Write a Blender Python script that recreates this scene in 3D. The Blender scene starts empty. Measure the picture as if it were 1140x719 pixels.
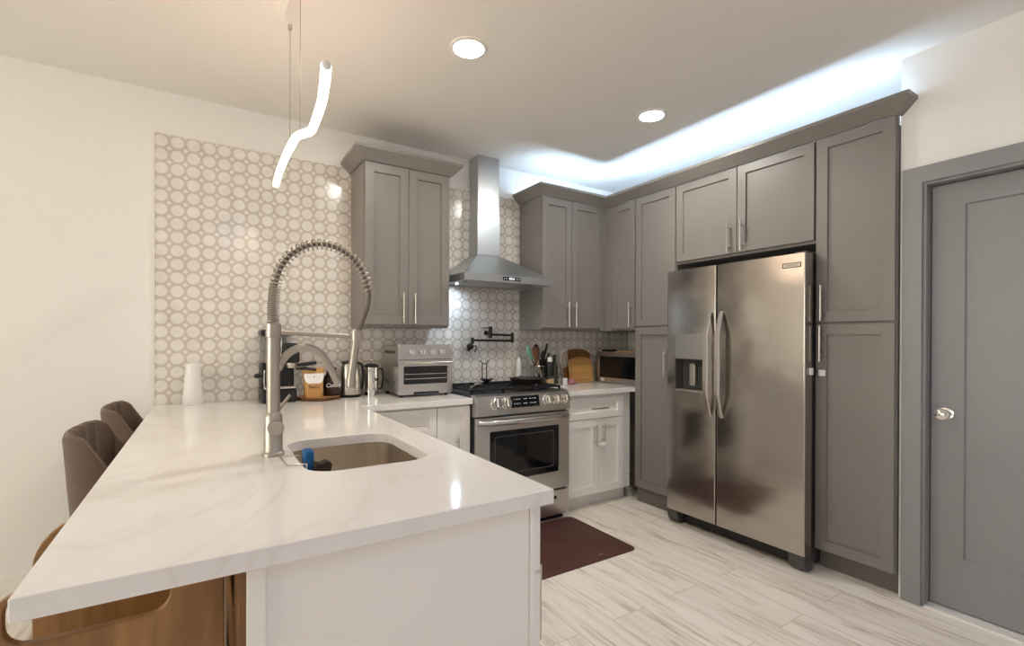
import bpy, bmesh, math, random
from mathutils import Vector, Matrix
random.seed(7)
sc = bpy.context.scene
PI = math.pi

# ------------------------------------------------------------------ camera
TH, PITCH, ROLL, FPX, V0, HC = .5646, -.0029, .0034, 540.7, 379.6, 1.2964
f0 = Vector((math.sin(TH), math.cos(TH), 0)); r0 = Vector((math.cos(TH), -math.sin(TH), 0)); z0 = Vector((0, 0, 1))
fw = f0*math.cos(PITCH) + z0*math.sin(PITCH); u1 = z0*math.cos(PITCH) - f0*math.sin(PITCH)
rt = r0*math.cos(ROLL) + u1*math.sin(ROLL); up = u1*math.cos(ROLL) - r0*math.sin(ROLL)
cam_d = bpy.data.cameras.new('camera'); cam = bpy.data.objects.new('camera', cam_d)
sc.collection.objects.link(cam); sc.camera = cam
m = Matrix.Identity(4)
for i in range(3):
    m[i][0] = rt[i]; m[i][1] = up[i]; m[i][2] = -fw[i]
m[2][3] = HC
cam.matrix_world = m
cam_d.sensor_width = 36; cam_d.lens = 36*FPX/1140; cam_d.shift_y = (V0-359.5)/1140; cam_d.clip_start = .02

# ------------------------------------------------------------------ light settings
EXPOSURE = 1.0
WORLD = ((1, 1, 1), .02)
WARM = (1.0, .98, .90)
DOWN_E, PEND_E, COVE_E, HOOD_E = 119, 10.5, 60, 1200
FILLC_L, FILL_L = (1, .93, .84), 3       # unseen fill lamps added on the left side
FILLC_R, FILL_R = (.50, .56, 1), 38      # unseen cool fill lamps added behind the camera
FILLC_W1, FILL_W1 = (1, .985, .87), 3.2  # glow of the side window added out of view
FILLC_W2, FILL_W2 = (.7, .8, 1), .08  # glow of the rear glass door added out of view
PENDC, COVEC, HOODC = (1, .72, .52), (.55, .76, 1), (.66, .82, 1)
sc.view_settings.view_transform = 'Standard'; sc.view_settings.look = 'None'
sc.view_settings.exposure = EXPOSURE; sc.view_settings.gamma = 1; sc.view_settings.use_curve_mapping = False
sc.cycles.use_denoising = True
sc.cycles.max_bounces = 10; sc.cycles.diffuse_bounces = 6; sc.cycles.glossy_bounces = 5
sc.cycles.sample_clamp_indirect = 6
w = bpy.data.worlds.new('world'); sc.world = w; w.use_nodes = True
w.node_tree.nodes['Background'].inputs[0].default_value = (*WORLD[0], 1)
w.node_tree.nodes['Background'].inputs[1].default_value = WORLD[1]

# ------------------------------------------------------------------ materials
def lin(c):
    return tuple((x/12.92 if x <= .04045 else ((x+.055)/1.055)**2.4) for x in c)
def rgb(r, g, b): return lin((r/255, g/255, b/255))
class NT:
    def __init__(s, mat): s.t = mat.node_tree
    def n(s, typ, **kw):
        nd = s.t.nodes.new('ShaderNode'+typ)
        for k, v in kw.items(): setattr(nd, k, v)
        return nd
    def l(s, a, b): s.t.links.new(a, b)
    def math(s, op, a, b=None, clamp=False):
        nd = s.n('Math', operation=op); nd.use_clamp = clamp
        for i, x in enumerate((a, b)):
            if x is None: continue
            if isinstance(x, (int, float)): nd.inputs[i].default_value = x
            else: s.l(x, nd.inputs[i])
        return nd.outputs[0]
    def mix(s, fac, a, b):
        nd = s.n('Mix', data_type='RGBA')
        for i, x in ((0, fac), (6, a), (7, b)):
            if isinstance(x, (int, float)): nd.inputs[i].default_value = x
            elif isinstance(x, tuple): nd.inputs[i].default_value = (*x, 1)
            else: s.l(x, nd.inputs[i])
        return nd.outputs[2]
    def ramp(s, fac, stops):
        nd = s.n('ValToRGB'); el = nd.color_ramp.elements
        while len(el) < len(stops): el.new(.5)
        for e, (p, c) in zip(el, stops): e.position = p; e.color = (*c, 1)
        s.l(fac, nd.inputs[0]); return nd.outputs[0]
    def noise(s, scale=(1, 1, 1), sc_=5, detail=3, rough=.5, dist=0):
        tc = s.n('TexCoord'); mp = s.n('Mapping'); mp.inputs['Scale'].default_value = scale
        s.l(tc.outputs['Object'], mp.inputs[0]); nz = s.n('TexNoise')
        nz.inputs['Scale'].default_value = sc_; nz.inputs['Detail'].default_value = detail
        nz.inputs['Roughness'].default_value = rough; nz.inputs['Distortion'].default_value = dist
        s.l(mp.outputs[0], nz.inputs['Vector']); return nz.outputs['Fac']
def mat(name, col, rough=.5, metal=0, vary=.04, vscale=(1, 1, 1), vs=6, bump=0, bscale=None, bs=60, trans=0, ior=1.45, emit=None, estr=0, spec=.5, sheen=0, coat=0, alpha=1):
    mm = bpy.data.materials.new(name); mm.use_nodes = True; t = NT(mm); b = t.t.nodes['Principled BSDF']
    b.inputs['Roughness'].default_value = rough; b.inputs['Metallic'].default_value = metal
    b.inputs['IOR'].default_value = ior; b.inputs['Specular IOR Level'].default_value = spec
    b.inputs['Transmission Weight'].default_value = trans; b.inputs['Sheen Weight'].default_value = sheen
    b.inputs['Coat Weight'].default_value = coat; b.inputs['Alpha'].default_value = alpha
    if vary:
        f = t.noise(vscale, vs)
        c = t.ramp(f, [(.3, tuple(x*(1-vary) for x in col)), (.7, tuple(min(1, x*(1+vary)) for x in col))])
        t.l(c, b.inputs['Base Color'])
    else: b.inputs['Base Color'].default_value = (*col, 1)
    if bump:
        f = t.noise(bscale or vscale, bs, 2)
        bn = t.n('Bump'); bn.inputs['Strength'].default_value = bump; bn.inputs['Distance'].default_value = .002
        t.l(f, bn.inputs['Height']); t.l(bn.outputs[0], b.inputs['Normal'])
    if emit:
        b.inputs['Emission Color'].default_value = (*emit, 1); b.inputs['Emission Strength'].default_value = estr
    return mm
def steel(name, col, rough, vs, var=.08, bump=.05, bscale=None):
    mm = bpy.data.materials.new(name); mm.use_nodes = True; t = NT(mm); b = t.t.nodes['Principled BSDF']
    b.inputs['Metallic'].default_value = 1
    f = t.noise(vs, 9, 3); c = t.ramp(f, [(.25, tuple(x*(1-var) for x in col)), (.75, tuple(x*(1+var) for x in col))])
    t.l(c, b.inputs['Base Color'])
    r = t.math('MULTIPLY_ADD', f, .02); r.node.inputs[2].default_value = rough-.01; t.l(r, b.inputs['Roughness'])
    if bump:
        g = t.noise(bscale or (1, 1, 1), 2.2, 2); bn = t.n('Bump'); bn.inputs['Strength'].default_value = bump; bn.inputs['Distance'].default_value = .03
        t.l(g, bn.inputs['Height']); t.l(bn.outputs[0], b.inputs['Normal'])
    return mm
def wood(name, c0, c1, scale, rough=.45, sc_=4):
    mm = bpy.data.materials.new(name); mm.use_nodes = True; t = NT(mm); b = t.t.nodes['Principled BSDF']
    f = t.noise(scale, sc_, 5, .6, 1.2); g = t.noise(tuple(s*3 for s in scale), sc_*2, 3)
    h = t.math('MULTIPLY_ADD', g, .35); h.node.inputs[2].default_value = -.17; f2 = t.math('ADD', f, h)
    t.l(t.ramp(f2, [(.3, c0), (.5, tuple((a+b_)/2 for a, b_ in zip(c0, c1))), (.68, c1)]), b.inputs['Base Color'])
    b.inputs['Roughness'].default_value = rough
    return mm
M = {}
M['wall'] = mat('wall_paint', rgb(238, 236, 233), .85, vary=.012, vs=2, bump=.05, bs=120)
M['ceiling'] = mat('ceiling_paint', rgb(230, 227, 222), .9, vary=.012, vs=2)
M['trimwhite'] = mat('white_trim_paint', rgb(235, 232, 226), .4, vary=.01)
M['grey'] = mat('grey_cabinet_paint', rgb(129, 124, 120), .38, vary=.025, vs=3)
M['greydark'] = mat('grey_toe_kick', rgb(112, 107, 102), .5, vary=.03)
M['doorgrey'] = mat('grey_door_paint', rgb(141, 141, 142), .36, vary=.02, vs=2)
M['white'] = mat('white_cabinet_paint', rgb(244, 241, 236), .35, vary=.012)
M['nickel'] = steel('brushed_nickel', (.62, .58, .53), .3, (1, 1, 1), .05, 0)
M['faucet'] = steel('warm_brushed_nickel_faucet', (.46, .42, .37), .37, (1, 1, 4), .03, 0)
M['chrome'] = steel('polished_chrome', (.75, .73, .70), .12, (1, 1, 1), .04, 0)
M['fridge'] = steel('brushed_stainless_fridge', (.47, .435, .40), .19, (1, .6, 30), .03, .16, (.6, 1.0, 1.9))
M['steel'] = steel('stainless_steel', (.56, .54, .52), .28, (1, 1, 60), .012, 0)
M['hoodsteel'] = steel('hood_stainless', (.54, .56, .58), .36, (1, 1, 50), .02, 0)
M['sinksteel'] = steel('sink_stainless', (.68, .62, .54), .32, (1, 1, 8), .02, 0)
M['black'] = mat('black_plastic', rgb(22, 22, 23), .4, vary=.05)
M['blackmetal'] = mat('black_cast_iron', rgb(20, 20, 21), .55, vary=.1, bump=.15, bs=250)
M['gap'] = mat('dark_shadow_gap_liner', rgb(40, 38, 36), .7, vary=.03)
M['darkbronze'] = mat('dark_bronze', rgb(52, 49, 47), .3, metal=.9, vary=.06)
M['glassblack'] = mat('black_oven_glass', rgb(12, 12, 13), .06, vary=0, spec=.6)
M['greyplastic'] = mat('dark_grey_plastic', rgb(64, 63, 63), .45)
M['fridgeside'] = mat('fridge_side_dark_grey', rgb(74, 72, 71), .42)
M['whiteplastic'] = mat('white_plastic', rgb(238, 236, 233), .35, vary=.01)
M['ink'] = mat('white_ink', rgb(235, 235, 232), .6, vary=0)
M['brownink'] = mat('brown_ink', rgb(88, 62, 40), .6, vary=0)
M['display'] = mat('display_digits', rgb(210, 215, 220), .4, vary=0, emit=(.75, .85, 1), estr=.12)
M['fabric'] = mat('taupe_woven_upholstery', rgb(105, 87, 74), .92, vary=.12, vs=220, bump=.4, bs=420, sheen=.2)
M['legwood'] = wood('dark_stool_leg_wood', rgb(45, 33, 26), rgb(64, 47, 36), (1, 1, .2))
M['ply'] = wood('light_birch_wood', rgb(134, 96, 58), rgb(172, 130, 84), (1.6, 1.6, .16), .42, 5)
M['darkback'] = wood('knotty_brown_wood', rgb(76, 52, 32), rgb(138, 98, 60), (1, 3.2, .35), .5, 3)
M['slab'] = wood('wood_slice', rgb(176, 122, 70), rgb(206, 158, 104), (1, 1, 1), .5, 9)
M['bark'] = wood('tree_bark', rgb(64, 42, 24), rgb(112, 76, 44), (1, 1, .5), .8, 18)
M['board'] = wood('bamboo_board', rgb(178, 130, 72), rgb(202, 155, 94), (.25, 1, 3), .45, 6)
M['boarddark'] = wood('brown_wood_board', rgb(132, 86, 44), rgb(160, 108, 58), (.25, 1, 3), .45, 6)
M['spoonwood'] = wood('brown_spoon_wood', rgb(92, 60, 40), rgb(122, 82, 56), (1, 1, .3), .5, 9)
M['mat'] = mat('oxblood_foam_mat', rgb(80, 44, 37), .62, vary=.05, vs=8, bump=.2, bs=300)
M['kraft'] = mat('kraft_paper', rgb(196, 150, 92), .7, vary=.06, vs=20)
M['brownglass'] = mat('dark_brown_ceramic', rgb(48, 34, 29), .25, vary=.05)
M['blue'] = mat('blue_sponge', rgb(40, 104, 160), .9, vary=.12, vs=90, bump=.5, bs=200)
M['brownsponge'] = mat('dark_brown_scrub_sponge', rgb(58, 46, 40), .95, vary=.2, vs=120, bump=.6, bs=220)
M['teal'] = mat('mint_silicone', rgb(130, 185, 165), .5)
M['glass'] = mat('clear_glass', (.95, .96, .96), .03, vary=0, trans=1, ior=1.45)
M['frost'] = mat('faintly_frosted_glass', (.96, .95, .93), .12, vary=0, trans=.93, ior=1.35)
M['tank'] = mat('smoke_tinted_plastic', (.60, .58, .55), .1, vary=0, trans=.85, ior=1.2)
M['amber'] = mat('amber_liquid', rgb(190, 165, 120), .2, vary=.05)
M['green'] = mat('olive_green_glass', rgb(58, 62, 40), .15)
M['pink'] = mat('pink_print_paper', rgb(176, 120, 130), .6, vary=.35, vs=60)
M['cloth'] = mat('white_cotton', rgb(225, 222, 215), .9, vary=.05, vs=40)
M['filter'] = steel('hood_filter_mesh', (.55, .56, .57), .35, (60, 60, 1), .15, 0)
def emis(name, col, s):
    mm = bpy.data.materials.new(name); mm.use_nodes = True; n = mm.node_tree.nodes
    b = n['Principled BSDF']; b.inputs['Base Color'].default_value = (.9, .9, .9, 1)
    b.inputs['Emission Color'].default_value = (*col, 1); b.inputs['Emission Strength'].default_value = s
    return mm
M['downlight_left'] = emis('dining_downlight_glow', FILLC_L, FILL_L); M['downlight_rear'] = emis('rear_downlight_glow', FILLC_R, FILL_R)  # glow of the added out-of-view ceiling lamps
M['downlight'] = emis('downlight_glow', WARM, DOWN_E)
M['pendant'] = emis('pendant_glow', PENDC, PEND_E)
M['cove'] = emis('cool_led_glow', COVEC, COVE_E)
M['daylight_rear'] = emis('cool_daylight_pane', FILLC_W2, FILL_W2)
M['daylight'] = emis('overcast_daylight_pane', FILLC_W1, FILL_W1)
M['hoodlight'] = emis('hood_lamp_glow', HOODC, HOOD_E)

def floor_mat():
    mm = bpy.data.materials.new('pale_wood_look_tile'); mm.use_nodes = True; t = NT(mm); b = t.t.nodes['Principled BSDF']
    tc = t.n('TexCoord'); mp = t.n('Mapping'); mp.inputs['Rotation'].default_value = (0, 0, PI/2)
    t.l(tc.outputs['Object'], mp.inputs[0])
    br = t.n('TexBrick'); br.offset = .37; br.inputs['Scale'].default_value = 1
    br.inputs['Brick Width'].default_value = 1.2; br.inputs['Row Height'].default_value = .2
    br.inputs['Mortar Size'].default_value = .0018; br.inputs['Mortar Smooth'].default_value = .2
    br.inputs['Color1'].default_value = (.0, .0, .0, 1); br.inputs['Color2'].default_value = (1, 1, 1, 1); br.inputs['Mortar'].default_value = (.5, .5, .5, 1)
    t.l(mp.outputs[0], br.inputs['Vector'])
    # streaks: shifted per plank
    ad = t.n('VectorMath', operation='MULTIPLY_ADD'); t.l(br.outputs['Color'], ad.inputs[0]); ad.inputs[1].default_value = (3.7, 5.1, 2.3); t.l(tc.outputs['Object'], ad.inputs[2])
    m2 = t.n('Mapping'); m2.inputs['Scale'].default_value = (17, 1.5, 1); t.l(ad.outputs[0], m2.inputs[0])
    nz = t.n('TexNoise'); nz.inputs['Scale'].default_value = 1.5; nz.inputs['Detail'].default_value = 6; nz.inputs['Roughness'].default_value = .62; nz.inputs['Distortion'].default_value = .6
    t.l(m2.outputs[0], nz.inputs['Vector'])
    col = t.ramp(nz.outputs['Fac'], [(.28, rgb(188, 175, 161)), (.40, rgb(231, 220, 208)), (.50, rgb(248, 240, 229)), (.75, rgb(253, 248, 240))])
    tint = t.ramp(br.outputs['Color'], [(0, (.88, .87, .86)), (1, (1, 1, 1))])
    mx = t.n('Mix', data_type='RGBA', blend_type='MULTIPLY'); mx.inputs[0].default_value = .8; t.l(col, mx.inputs[6]); t.l(tint, mx.inputs[7])
    c = t.mix(br.outputs['Fac'], mx.outputs[2], rgb(196, 184, 170)); t.l(c, b.inputs['Base Color'])
    b.inputs['Roughness'].default_value = .24
    return mm
M['floor'] = floor_mat()

def tile_mat():
    mm = bpy.data.materials.new('circle_and_diamond_marble_tile'); mm.use_nodes = True; t = NT(mm); b = t.t.nodes['Principled BSDF']
    P = .0785
    tc = t.n('TexCoord'); sx = t.n('SeparateXYZ'); t.l(tc.outputs['Object'], sx.inputs[0])
    hx = t.math('ADD', sx.outputs[0], sx.outputs[1])
    u = t.math('DIVIDE', t.math('ADD', hx, 50.163-3.44+.0), P); v = t.math('DIVIDE', t.math('ADD', sx.outputs[2], .0115), P)
    du = t.math('ABSOLUTE', t.math('SUBTRACT', t.math('FRACT', u), .5)); dv = t.math('ABSOLUTE', t.math('SUBTRACT', t.math('FRACT', v), .5))
    d = t.math('SQRT', t.math('ADD', t.math('MULTIPLY', du, du), t.math('MULTIPLY', dv, dv)))
    circ = t.n('MapRange'); circ.interpolation_type = 'SMOOTHSTEP'; t.l(d, circ.inputs[0]); circ.inputs[1].default_value = .435; circ.inputs[2].default_value = .385; 
    e = t.math('ADD', t.math('SUBTRACT', .5, du), t.math('SUBTRACT', .5, dv))
    dia = t.n('MapRange'); dia.interpolation_type = 'SMOOTHSTEP'; t.l(e, dia.inputs[0]); dia.inputs[1].default_value = .20; dia.inputs[2].default_value = .15
    msk = t.math('MAXIMUM', circ.outputs[0], dia.outputs[0])
    f = t.noise((1, 1, 1), 9, 4, .6, .5)
    light = t.ramp(f, [(.3, rgb(224, 219, 211)), (.7, rgb(240, 236, 230))]); ring = t.ramp(f, [(.3, rgb(196, 187, 175)), (.7, rgb(213, 205, 194))])
    c = t.mix(msk, ring, light)
    # grout every two repeats
    gu = t.math('ABSOLUTE', t.math('SUBTRACT', t.math('FRACT', t.math('DIVIDE', t.math('ADD', u, .5), 2)), .5)); gv = t.math('ABSOLUTE', t.math('SUBTRACT', t.math('FRACT', t.math('DIVIDE', t.math('ADD', v, .5), 2)), .5))
    g = t.math('MAXIMUM', t.math('GREATER_THAN', gu, .494), t.math('GREATER_THAN', gv, .494))
    c = t.mix(t.math('MULTIPLY', g, .7), c, rgb(226, 220, 210))
    t.l(c, b.inputs['Base Color']); b.inputs['Roughness'].default_value = .16
    bn = t.n('Bump'); bn.inputs['Strength'].default_value = .25; bn.inputs['Distance'].default_value = .0015; t.l(t.math('SUBTRACT', 1, g), bn.inputs['Height']); t.l(bn.outputs[0], b.inputs['Normal'])
    return mm
M['tile'] = tile_mat()

def quartz():
    mm = bpy.data.materials.new('white_quartz_faint_veins'); mm.use_nodes = True; t = NT(mm); b = t.t.nodes['Principled BSDF']
    f = t.noise((1, .55, 1), 1.6, 6, .55, 1.4); a = t.math('ABSOLUTE', t.math('SUBTRACT', f, .5))
    vein = t.ramp(a, [(0, rgb(231, 228, 222)), (.02, rgb(237, 234, 230)), (.2, rgb(240, 238, 234))]); t.l(vein, b.inputs['Base Color'])
    b.inputs['Roughness'].default_value = .10
    return mm
M['quartz'] = quartz()

# ------------------------------------------------------------------ mesh helpers
class MB:
    def __init__(s): s.bm = bmesh.new()
    def add(s, verts, faces):
        vs = [s.bm.verts.new(v) for v in verts]
        for f in faces:
            try: s.bm.faces.new([vs[i] for i in f])
            except ValueError: pass
        return s
    def box(s, x0, x1, y0, y1, z0, z1):
        v = [(x, y, z) for x in (x0, x1) for y in (y0, y1) for z in (z0, z1)]
        return s.add(v, [(0, 1, 3, 2), (4, 6, 7, 5), (0, 4, 5, 1), (2, 3, 7, 6), (0, 2, 6, 4), (1, 5, 7, 3)])
    def tube(s, path, r, n=10, cap=True, closed=False):
        P = [Vector(p) for p in path]; rs = r if isinstance(r, (list, tuple)) else [r]*len(P)
        rings = []; T = []
        for i in range(len(P)):
            a = P[i-1] if (i or closed) else P[0]; c = P[(i+1) % len(P)] if (i < len(P)-1 or closed) else P[-1]
            T.append((c-a).normalized())
        nrm = T[0].orthogonal().normalized()
        for i, p in enumerate(P):
            nrm = (nrm - T[i]*nrm.dot(T[i])).normalized(); bn = T[i].cross(nrm)
            rings.append([s.bm.verts.new(p + (nrm*math.cos(2*PI*k/n) + bn*math.sin(2*PI*k/n))*rs[i]) for k in range(n)])
        m_ = len(rings) if closed else len(rings)-1
        for i in range(m_):
            A, B = rings[i], rings[(i+1) % len(rings)]
            for k in range(n): s.bm.faces.new((A[k], A[(k+1) % n], B[(k+1) % n], B[k]))
        if cap and not closed:
            s.bm.faces.new(rings[0][::-1]); s.bm.faces.new(rings[-1])
        return s
    def cyl(s, p0, p1, r, r2=None, n=20): return s.tube([p0, p1], [r, r if r2 is None else r2], n)
    def lathe(s, prof, c=(0, 0, 0), n=32, axis='z', cap0=True, cap1=True):
        def pt(r, h, a):
            x, y = r*math.cos(a), r*math.sin(a)
            q = {'z': (x, y, h), 'y': (x, h, y), 'x': (h, x, y)}[axis]
            return (q[0]+c[0], q[1]+c[1], q[2]+c[2])
        rings = [[s.bm.verts.new(pt(max(r, 1e-5), h, 2*PI*k/n)) for k in range(n)] for r, h in prof]
        for A, B in zip(rings, rings[1:]):
            for k in range(n): s.bm.faces.new((A[k], A[(k+1) % n], B[(k+1) % n], B[k]))
        if cap0: s.bm.faces.new(rings[0][::-1])
        if cap1: s.bm.faces.new(rings[-1])
        return s
    def prism(s, poly, fn, d0, d1):
        """extrude a 2-D polygon; fn(a, b, d) -> xyz"""
        n = len(poly); v = [fn(a, b, d0) for a, b in poly] + [fn(a, b, d1) for a, b in poly]
        return s.add(v, [tuple(range(n))[::-1], tuple(range(n, 2*n))] + [(i, (i+1) % n, n+(i+1) % n, n+i) for i in range(n)])
    def holed(s, outer, holes, fn, d0, d1):
        """extrude a 2-D polygon with holes"""
        loops = [outer]+list(holes)
        for d in (d0, d1):
            es = []
            for lp in loops:
                vs = [s.bm.verts.new(fn(a, b, d)) for a, b in lp]
                es += [s.bm.edges.new((vs[i], vs[(i+1) % len(vs)])) for i in range(len(vs))]
            bmesh.ops.triangle_fill(s.bm, edges=es, use_beauty=True, use_dissolve=False)
        for lp in loops:
            n = len(lp); s.add([fn(a, b, d0) for a, b in lp]+[fn(a, b, d1) for a, b in lp], [(i, (i+1) % n, n+(i+1) % n, n+i) for i in range(n)])
        bmesh.ops.remove_doubles(s.bm, verts=s.bm.verts, dist=1e-6)
        return s
    def sphere(s, c, rx, ry=None, rz=None, n=20, m_=12):
        ry = ry or rx; rz = rz or rx
        prof = [(math.sin(PI*i/m_), -math.cos(PI*i/m_)) for i in range(m_+1)]
        rings = [[s.bm.verts.new((c[0]+rx*max(r, 1e-4)*math.cos(2*PI*k/n), c[1]+ry*max(r, 1e-4)*math.sin(2*PI*k/n), c[2]+rz*h)) for k in range(n)] for r, h in prof]
        for A, B in zip(rings, rings[1:]):
            for k in range(n): s.bm.faces.new((A[k], A[(k+1) % n], B[(k+1) % n], B[k]))
        return s
    def sweep(s, path, prof):
        """mitred sweep of profile (out, z) along a 2-D path; out = to the LEFT of travel is negative, right positive"""
        P = [Vector(p) for p in path]; N = []
        for a, b in zip(P, P[1:]):
            d = (b-a).normalized(); N.append(Vector((d.y, -d.x)))
        rings = []
        for i, p in enumerate(P):
            if i == 0: o = N[0]
            elif i == len(P)-1: o = N[-1]
            else: q = N[i-1]+N[i]; o = q/(q.dot(N[i]))
            rings.append([s.bm.verts.new((p.x+o.x*u, p.y+o.y*u, z)) for u, z in prof])
        k = len(prof)
        for A, B in zip(rings, rings[1:]):
            for j in range(k): s.bm.faces.new((A[j], A[(j+1) % k], B[(j+1) % k], B[j]))
        s.bm.faces.new(rings[0]); s.bm.faces.new(rings[-1][::-1])
        return s
def rrect(a0, a1, b0, b1, r, n=6):
    pts = []
    for cx, cy, s0 in ((a1-r, b1-r, 0), (a0+r, b1-r, 1), (a0+r, b0+r, 2), (a1-r, b0+r, 3)):
        for k in range(n+1):
            an = (s0+k/n)*PI/2; pts.append((cx+r*math.cos(an), cy+r*math.sin(an)))
    return pts
XYd = lambda a, b, d: (a, b, d)
XdZ = lambda a, b, d: (a, d, b)
dYZ = lambda a, b, d: (d, a, b)
LOC = {}
def build(name, mb, m_, parent=None, bevel=0, smooth=True, seg=2, world=True, ang=35):
    bmesh.ops.recalc_face_normals(mb.bm, faces=mb.bm.faces)
    me = bpy.data.meshes.new(name)
    off = Vector((0, 0, 0))
    if parent is not None and world:
        p = parent
        while p is not None: off += p.location; p = p.parent
        bmesh.ops.translate(mb.bm, verts=mb.bm.verts, vec=-off)
    mb.bm.to_mesh(me); mb.bm.free()
    me.materials.append(M[m_] if isinstance(m_, str) else m_)
    o = bpy.data.objects.new(name, me); sc.collection.objects.link(o)
    if parent is not None: o.parent = parent
    if smooth:
        me.polygons.foreach_set('use_smooth', [True]*len(me.polygons)); me.set_sharp_from_angle(angle=math.radians(ang))
    if bevel:
        md = o.modifiers.new('bevel', 'BEVEL'); md.width = bevel; md.segments = seg; md.limit_method = 'ANGLE'; md.angle_limit = math.radians(40); md.harden_normals = True
    return o
def tag(o, label, cat, group=None, kind=None):
    if label: o['label'] = label
    if cat: o['category'] = cat
    if group: o['group'] = group
    if kind: o['kind'] = kind
    return o
def thing(name, label, cat, loc, group=None, rz=0):
    o = bpy.data.objects.new(name, None); sc.collection.objects.link(o); o.location = loc; o.rotation_euler = (0, 0, rz)
    o.empty_display_size = .05
    return tag(o, label, cat, group)
def single(name, label, cat, mb, m_, loc, group=None, **kw):
    bmesh.ops.translate(mb.bm, verts=mb.bm.verts, vec=-Vector(loc))
    o = build(name, mb, m_, None, **kw); o.location = loc
    return tag(o, label, cat, group)
def struct(name, mb, m_, parent=None, **kw):
    o = build(name, mb, m_, parent, **kw)
    if parent is None: o['kind'] = 'structure'
    return o
def copy_tree(o, parent=None):
    c = o.copy(); sc.collection.objects.link(c)
    if parent is not None: c.parent = parent
    for ch in list(o.children): copy_tree(ch, c)
    return c
def text(name, body, size, m_, parent, matrix, extrude=.0004, align='CENTER', shear=0):
    cu = bpy.data.curves.new(name, 'FONT'); cu.body = body; cu.size = size; cu.extrude = extrude; cu.align_x = align; cu.align_y = 'CENTER'; cu.shear = shear
    t_ = bpy.data.objects.new(name+'_curve', cu); sc.collection.objects.link(t_)
    dg = bpy.context.evaluated_depsgraph_get(); me = bpy.data.meshes.new_from_object(t_.evaluated_get(dg))
    bpy.data.objects.remove(t_); me.name = name; me.transform(matrix); me.materials.clear(); me.materials.append(M[m_])
    o = bpy.data.objects.new(name, me); sc.collection.objects.link(o)
    if parent is not None:
        off = Vector((0, 0, 0)); p = parent
        while p is not None: off += p.location; p = p.parent
        me.transform(Matrix.Translation(-off)); o.parent = parent
    return o
def face_front(x, y, z):   # text facing -Y
    return Matrix.Translation((x, y, z)) @ Matrix.Rotation(PI/2, 4, 'X')
def face_left(x, y, z):    # text facing -X, reading towards -Y
    return Matrix.Translation((x, y, z)) @ Matrix.Rotation(-PI/2, 4, 'Z') @ Matrix.Rotation(PI/2, 4, 'X')

# key planes
YW, XR, XD, CZ = 3.446, 3.545, 2.975, 2.72
CT = .915

# ------------------------------------------------------------------ setting
struct('floor', MB().box(-4.5, 3.7, -3.5, 3.6, -.08, 0), 'floor', smooth=False)
struct('ceiling', MB().box(-4.5, 3.7, -3.5, 3.6, CZ, CZ+.1), 'ceiling', smooth=False)
struct('wall_back', MB().box(-4.5, 3.7, YW, YW+.12, 0, CZ), 'wall', smooth=False)
DY0, DY1, DZ = .155, .933, 2.07      # door opening
wr = MB()
wr.holed([(-3.5, 0), (DY0-.012, 0), (DY0-.012, DZ), (DY1, DZ), (DY1, 0), (1.027, 0), (1.027, CZ), (-3.5, CZ)], [], dYZ, XD, XD+.14)
wr.box(XD+.14, XR+.1, .907, 1.027, 0, CZ)
wr.box(XR, XR+.1, 1.027, YW, 0, CZ)
struct('wall_right', wr, 'wall', smooth=False)
WY = .9   # centre of the made-up side window, added to light the right wall
struct('wall_left', MB().holed([(-3.5, 0), (YW, 0), (YW, CZ), (-3.5, CZ)], [[(WY-1.5, .75), (WY+1.5, .75), (WY+1.5, 2.25), (WY-1.5, 2.25)]], dYZ, -4.5, -4.4), 'wall', smooth=False)
wn = thing('window_1', None, None, (-4.45, WY, .75)); wn['kind'] = 'structure'
build('window_frame', MB().holed([(WY-1.56, .69), (WY+1.56, .69), (WY+1.56, 2.31), (WY-1.56, 2.31)], [[(WY-1.47, .78), (WY-.03, .78), (WY-.03, 2.22), (WY-1.47, 2.22)], [(WY+.03, .78), (WY+1.47, .78), (WY+1.47, 2.22), (WY+.03, 2.22)]], dYZ, -4.46, -4.385), 'trimwhite', wn, smooth=False)
build('window_sill', MB().box(-4.40, -4.34, WY-1.6, WY+1.6, .655, .689), 'trimwhite', wn, smooth=False)
build('pane', MB().box(-4.45, -4.444, WY-1.465, WY+1.465, .785, 2.215), 'daylight', wn, smooth=False)
struct('wall_rear', MB().holed([(-4.5, 0), (3.7, 0), (3.7, CZ), (-4.5, CZ)], [[(.30, .06), (2.30, .06), (2.30, 2.20), (.30, 2.20)]], XdZ, -3.6, -3.5), 'wall', smooth=False)
w2 = thing('window_2', None, None, (1.3, -3.55, .06)); w2['kind'] = 'structure'  # made-up glass door behind the camera, added for cool fill light
build('window_frame', MB().holed([(.24, .0), (2.36, .0), (2.36, 2.26), (.24, 2.26)], [[(.34, .10), (1.26, .10), (1.26, 2.16), (.34, 2.16)], [(1.34, .10), (2.26, .10), (2.26, 2.16), (1.34, 2.16)]], XdZ, -3.56, -3.49), 'trimwhite', w2, smooth=False)
build('pane', MB().box(.345, 2.255, -3.55, -3.544, .105, 2.155), 'daylight_rear', w2, smooth=False)
struct('baseboard_back', MB().prism([(YW, 0), (YW-.014, 0), (YW-.014, .085), (YW-.008, .098), (YW, .098)], lambda a, b, d: (d, a, b), -4.4, -.0), 'trimwhite', smooth=False)
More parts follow.
